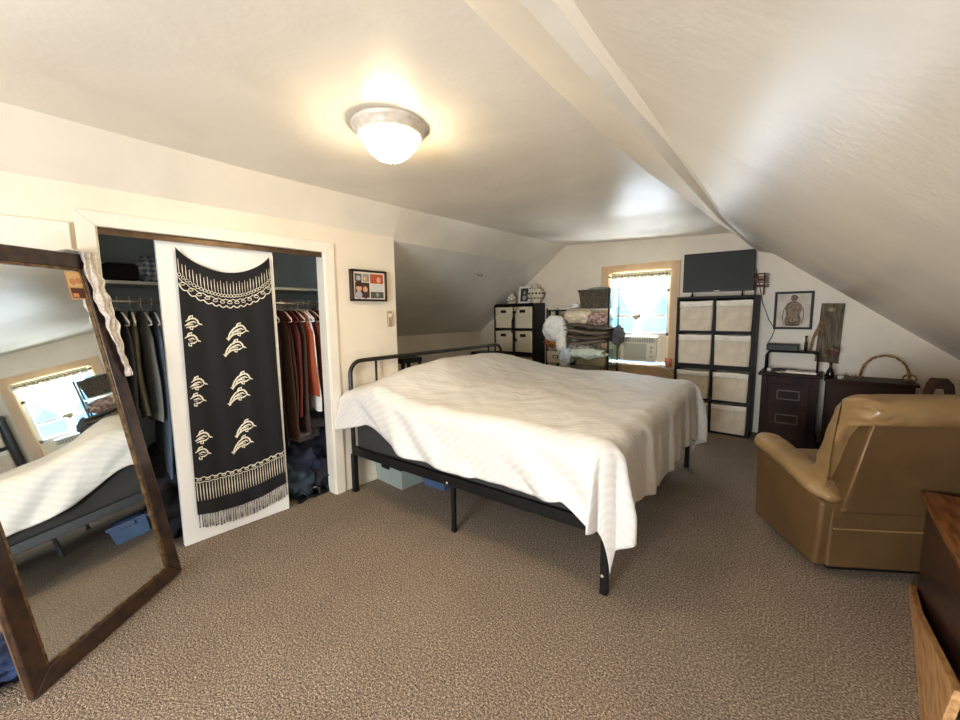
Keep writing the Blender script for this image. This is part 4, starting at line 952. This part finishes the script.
m = MB(); m.box(hw+.012, hw+.017, .01, d-.01, .66, 1.70); m.build('glass_side', gm2, t)
# wicker basket on the rack
t = empty('wicker_basket', (-2.345, 5.24, 1.457), R(1), 'grey woven wicker basket on top of the bedding rack', 'basket')
WK = mat('grey_wicker', (118, 104, 88), .8, rgb2=(66, 58, 50), vscale=70, bump=.8, bscale=70, distance=.02)
m = MB()
def bas(u, v):
    a = u*4; k = int(a) % 4; f = a-int(a); s_ = .84+.16*v; w_, d_ = .205*s_, .14*s_
    P = [(-w_, -d_), (w_, -d_), (w_, d_), (-w_, d_)]; p, q = P[k], P[(k+1) % 4]
    wv = .0035*sin(v*44)*(1 if int(u*64) % 2 else -1)
    nrm = [(0, -1), (1, 0), (0, 1), (-1, 0)][k]
    return (lerp(p[0], q[0], f)+nrm[0]*wv, lerp(p[1], q[1], f)+nrm[1]*wv, v*.235)
m.grid(bas, 64, 28, wrapu=True); m.box(-.17, .17, -.115, .115, .001, .008); m.build('woven_body', WK, t)
m = MB(); m.tube([(-.21, -.145, .238), (.21, -.145, .238), (.21, .145, .238), (-.21, .145, .238)], .011, 8, closed=True); m.build('rim', WK, t, smooth=True)
def lump(nm, lb, ct, c, p, r, sc, amp=.3, fr=2.4, seed=0, floor_=None, mt=None, group=None, sub=4):
    m = MB(); m.ico(p, r, sub, amp, fr, seed, sc, None if floor_ is None else -(p[2]-floor_))
    return tag(m.build(nm, mt or cloth(nm, c, 18), smooth=True), lb, ct, group)
lump('grey_cloth', 'grey blue cloth heaped in the wicker basket', 'cloth', (124, 132, 134), (-2.33, 5.25, 1.69), .12, (1.35, .85, .42), .35, 3, 4)
m = MB(); m.grid(lambda u, v: (-2.86+.30*u, 5.13+.22*v, 1.462+.012*abs(noise.noise(Vector((u*4, v*4, 2))))+.02*u*u), 16, 12)
tag(m.build('folded_towel', cloth('white_towel', (226, 220, 206)), smooth=True, solid=.014), 'flat cream towel folded on the rack beside the basket', 'towel')
lump('small_white_cup', 'little white bundle beside the wicker basket on the rack', 'bundle', (214, 214, 216), (-2.63, 5.18, 1.50), .05, (1.2, .8, .75), .25, 3, 9, 1.46)
# bedding
lump('white_pillow', 'big white pillow spilling out of the left side of the rack', 'pillow', (236, 230, 218), (-2.86, 5.02, 1.19), .185, (.98, .72, 1.0), .16, 1.6, 3)
lump('pillow_tail', 'white sheet corner drooping below the big pillow on the rack', 'sheet', (228, 222, 210), (-2.74, 4.98, 1.02), .14, (.55, .45, 1.25), .2, 1.8, 7)
lump('cream_duvet', 'cream duvet rolled on the upper shelf of the rack', 'duvet', (222, 208, 182), (-2.56, 5.16, 1.345), .20, (1.0, .75, .48), .22, 2.6, 12)
def floral(nm, a, b_, sc=26):
    return mat(nm, a, .9, rgb2=b_, vscale=sc, bump=.4, bscale=14, distance=.02, detail=2)
lump('floral_pillow', 'pink and cream floral pillow near the top right of the rack', 'pillow', None, (-2.28, 5.16, 1.315), .165, (1.05, .8, .62), .16, 2.2, 15, mt=floral('pink_floral', (210, 192, 176), (140, 96, 92)))
lump('patterned_fabric', 'black and white patterned fabric low in the rack', 'fabric', None, (-2.50, 5.07, .94), .11, (1.7, .7, .42), .25, 2.5, 22, mt=floral('black_floral', (214, 206, 190), (40, 36, 36), 60))
lump('orange_print_cloth', 'orange and brown printed cloth below the big white pillow', 'cloth', None, (-2.93, 5.06, .99), .10, (1.1, .6, .75), .3, 2.5, 26, mt=floral('orange_print', (190, 120, 60), (70, 50, 44), 45))
# folded throws: layered flat rolls
def throw(nm, lb, c, x0, x1, z, th, y=5.12, seed=0, dy=.20):
    m = MB()
    def fn(u, v):
        a = 2*pi*u; xx = lerp(x0, x1, v); e_ = min(1, 6*min(v, 1-v)+.25)
        return (xx, y-.02+dy*.5+cos(a)*dy*.5*(1+.05*sin(v*9+seed)), z+sin(a)*th/2*e_+.022*sin(v*4+seed)+.01*noise.noise(Vector((v*9, cos(a)*2, seed))))
    m.grid(fn, 20, 36, wrapu=True)
    return tag(m.build(nm, cloth(nm+str(seed), c, 30), smooth=True), lb, 'throw', 'folded throws in the rack')
throw('fleece_throw', 'dark taupe fleece throw, topmost of the folded stack in the rack', (84, 76, 66), -2.70, -2.05, 1.215, .06, 4.98, 1, .34)
throw('fleece_throw', 'taupe fleece throw, second from top of the folded stack', (112, 98, 82), -2.68, -2.06, 1.155, .07, 4.96, 2, .36)
throw('fleece_throw', 'mid brown fleece throw in the middle of the folded stack', (96, 82, 68), -2.66, -2.06, 1.085, .075, 4.97, 3, .34)
throw('fleece_throw', 'greyish brown throw, lowest of the folded stack', (122, 108, 94), -2.62, -2.10, 1.015, .06, 4.98, 4, .34)
lump('grey_garment', 'dark grey garment poking out of the right end of the rack', 'garment', (84, 84, 84), (-2.03, 5.20, 1.10), .10, (.8, .9, 1.2), .4, 2.5, 31)
lump('mint_sheet', 'pale mint sheet crumpled at the foot of the rack stack', 'sheet', (204, 214, 200), (-2.42, 5.04, .86), .17, (1.7, .6, .42), .3, 2.4, 35)
lump('pale_blue_sheet', 'pale blue sheet hanging between the cream box and the mint sheet', 'sheet', (196, 206, 214), (-2.66, 4.96, .80), .12, (.7, .5, 1.1), .35, 2.4, 39)
t = bin_('storage_cube', -2.845, 5.03, .702, .30, .16, .26, 'low cream box with a black label holder at the left of the rack', BINC, None, None)
m = MB(); m.box(-.045, .045, -.014, -.006, .07, .11); h_ = m.build('label_holder', BLK, t, bevel=.008)
m = MB(); m.box(-.028, .028, -.016, -.014, .081, .099); m.build('label_card', BINT, h_)
m = MB(); m.prism([(-2.55, .702), (-2.125, .702), (-2.125, .92), (-2.22, .87), (-2.36, .82), (-2.50, .80)], 5.02, 5.30, 'y')
tag(m.build('olive_box', mat('olive_card', (150, 138, 100), .8, var=.15, vscale=8), bevel=.006), 'olive brown box at the right foot of the rack', 'box')

# ---------------------------------------------------------------- recliner seen from behind
LEA = mat('tan_leather', (152, 122, 80), .34, rgb2=(136, 108, 70), vscale=5, bump=.35, bscale=9, coat=.15, distance=.02)
LEA_SHADE = mat('tan_leather_shaded', (100, 75, 44), .5, rgb2=(90, 67, 39), vscale=4, bump=.12, bscale=60)  # same tan leather, darkened to put the shade into the panels
t = empty('recliner', (.045, 2.645, 0), R(33), 'tan leather recliner seen from behind beside the wooden chest', 'recliner')
RW = .86
def tap(p):
    f = max(0, (p.z-.42)/.45); a = .035*f
    return Vector((p.x+a*(1-2*p.x/RW), p.y-.01*f, p.z+.045*f))
def arm(sx, nm):
    m = MB(); x0, x1 = (0.012, .15) if sx < 0 else (RW-.15, RW-.012)
    m.prism([(0.03, .05), (.60, .05), (.615, .30), (.63, .53), (.30, .475), (0.0, .415), (0.01, .2)], x0, x1, 'x'); o = m.build('side_panel', LEA_SHADE, t, bevel=.022, seg=4)
    m = MB(); xc = (x0+x1)/2+(-.012 if sx < 0 else .012); P = []; rr2 = []
    for k in range(41):
        u = k/40; y = lerp(-.01, .665, u); z = lerp(.435, .562, u**.9)+.012*sin(pi*u); P.append((xc, y, z)); rr2.append(.088*min(1, .35+5*u if u < .13 else 1)*min(1, .45+6*(1-u) if u > .9 else 1))
    m.tube(P, rr2, 18, flat=.62)
    vs = []
    for q in range(len(m.v)):
        p = m.v[q]; m.v[q] = p+Vector((0, 0, .009*noise.noise(p*13)+.005*noise.noise(p*31)))
    m.build('arm_pad', LEA, t, smooth=True, subd=1)
arm(-1, 'l'); arm(1, 'r')
m = MB(); m.box(.14, RW-.14, .07, .60, .06, .40); m.build('seat_base', LEA_SHADE, t, bevel=.02)
m = MB(); m.box(.06, RW-.06, .0, .05, .06, .41); m.build('rear_panel', LEA_SHADE, t, bevel=.015, seg=3)
m = MB(); m.box(.075, RW-.075, -.012, .0, .275, .283); m.build('rear_seam', LEA, t, bevel=.003)
m = MB(); m.box(.15, RW-.15, .16, .66, .38, .50); m.build('seat_cushion', LEA, t, bevel=.05, seg=4)
m = MB(); m.box(.16, RW-.16, .60, .67, .10, .40); m.build('footrest', LEA, t, bevel=.03, seg=3)
m = MB(); m.prism([(-.012, .36), (-.115, .86), (-.06, .90), (.06, .88), (.12, .40), (.05, .36)], .10, RW-.10, 'x'); m.v = [tap(p) for p in m.v]; m.build('backrest_shell', LEA_SHADE, t, bevel=.02, seg=3)
PRF = [(-.115, .815), (-.145, .86), (-.135, .905), (-.09, .935), (-.02, .94), (.055, .905), (.115, .83), (.155, .72), (.185, .60), (.215, .50), (.20, .445), (.13, .44), (.07, .55), (.02, .70), (-.04, .80)]
def crv(s_):
    N = len(PRF); a = s_*N; i = int(a) % N; f = a-int(a); p0, p1, p2, p3 = [PRF[(i+k) % N] for k in (-1, 0, 1, 2)]
    return tuple(.5*((2*p1[c])+(-p0[c]+p2[c])*f+(2*p0[c]-5*p1[c]+4*p2[c]-p3[c])*f*f+(-p0[c]+3*p1[c]-3*p2[c]+p3[c])*f**3) for c in (0, 1))
m = MB(); ctr = (.02, .72)
def cush(u, v):
    y, z = crv(u); e_ = max(.002, 1-(abs(2*v-1))**14)**.5
    yy = ctr[0]+(y-ctr[0])*e_; zz = ctr[1]+(z-ctr[1])*(.80+.20*e_)
    x = lerp(.035, RW-.035, v)
    ed = max(0, 1-min(v, 1-v)*4.5)
    dmp = min(1, min(v, 1-v)*30); wr = (.012*noise.noise(Vector((x*4, zz*9, yy*6)))*(.5+ed)+ed*.013*sin(u*2*pi*13+3*noise.noise(Vector((x*12, zz*6, 1))))+.006*noise.noise(Vector((x*10, zz*28, yy*14)))*(.4+ed))*dmp
    d_ = Vector((0, y-ctr[0], z-ctr[1])).normalized()
    return tap(Vector((x+wr, yy+d_.y*wr, zz+d_.z*wr*.5)))
m.grid(lambda u, v: cush(u, .5-.5*cos(pi*v)), 110, 100, wrapu=True)
m.build('back_cushion', LEA, t, smooth=True)
m = MB(); m.tube([(.102, -.02, .40), (.10, -.066, .60), (.10, -.113, .82), (RW-.10, -.113, .82), (RW-.10, -.066, .60), (RW-.102, -.02, .40)], .005, 6); m.v = [tap(p) for p in m.v]; m.build('piping', LEA, t, smooth=True)
m = MB(); m.box(.12, RW-.12, .08, .56, .0, .06); m.build('rocker_base', BLKWD, t, bevel=.01)

# ---------------------------------------------------------------- wooden chest, right foreground
t = empty('wooden_chest', (.43, 2.83, 0), 0, 'old brown wooden chest in the right foreground beside the recliner', 'chest')
m = MB(); m.box(.012, .50, -1.10, -.015, .0, .49); m.build('chest_body', mat('chest_dark_side', (74, 46, 34), .4, rgb2=(48, 32, 28), vscale=8, stretch=(6, .9, 6), coat=.2), t, bevel=.006)
m = MB(); m.box(-.012, .52, -1.12, .0, .492, .522); m.build('lid', OAK, t, bevel=.006, seg=3)
for y in (-.25, -.80):
    m = MB(); m.box(.5, .506, y-.03, y+.03, .42, .50); m.build('hinge', GILT, t)
m = MB(); bd = [(2.825, .0, .440), (2.825, .03, .440), (2.46, .10, .412), (2.107, .187, .40), (1.72, .28, .39), (1.72, .0, .350), (2.107, 0, .383), (2.46, 0, .411)]
m.add([(c_-.024, a, b_) for a, b_, c_ in bd]+[(c_, a, b_) for a, b_, c_ in bd], [tuple(range(8)), tuple(range(15, 7, -1))]+[(i, (i+1) % 8, 8+(i+1) % 8, 8+i) for i in range(8)])
tag(m.build('pine_board', LPINE, bevel=.003), 'light pine board leaning along the foot of the wooden chest', 'board')
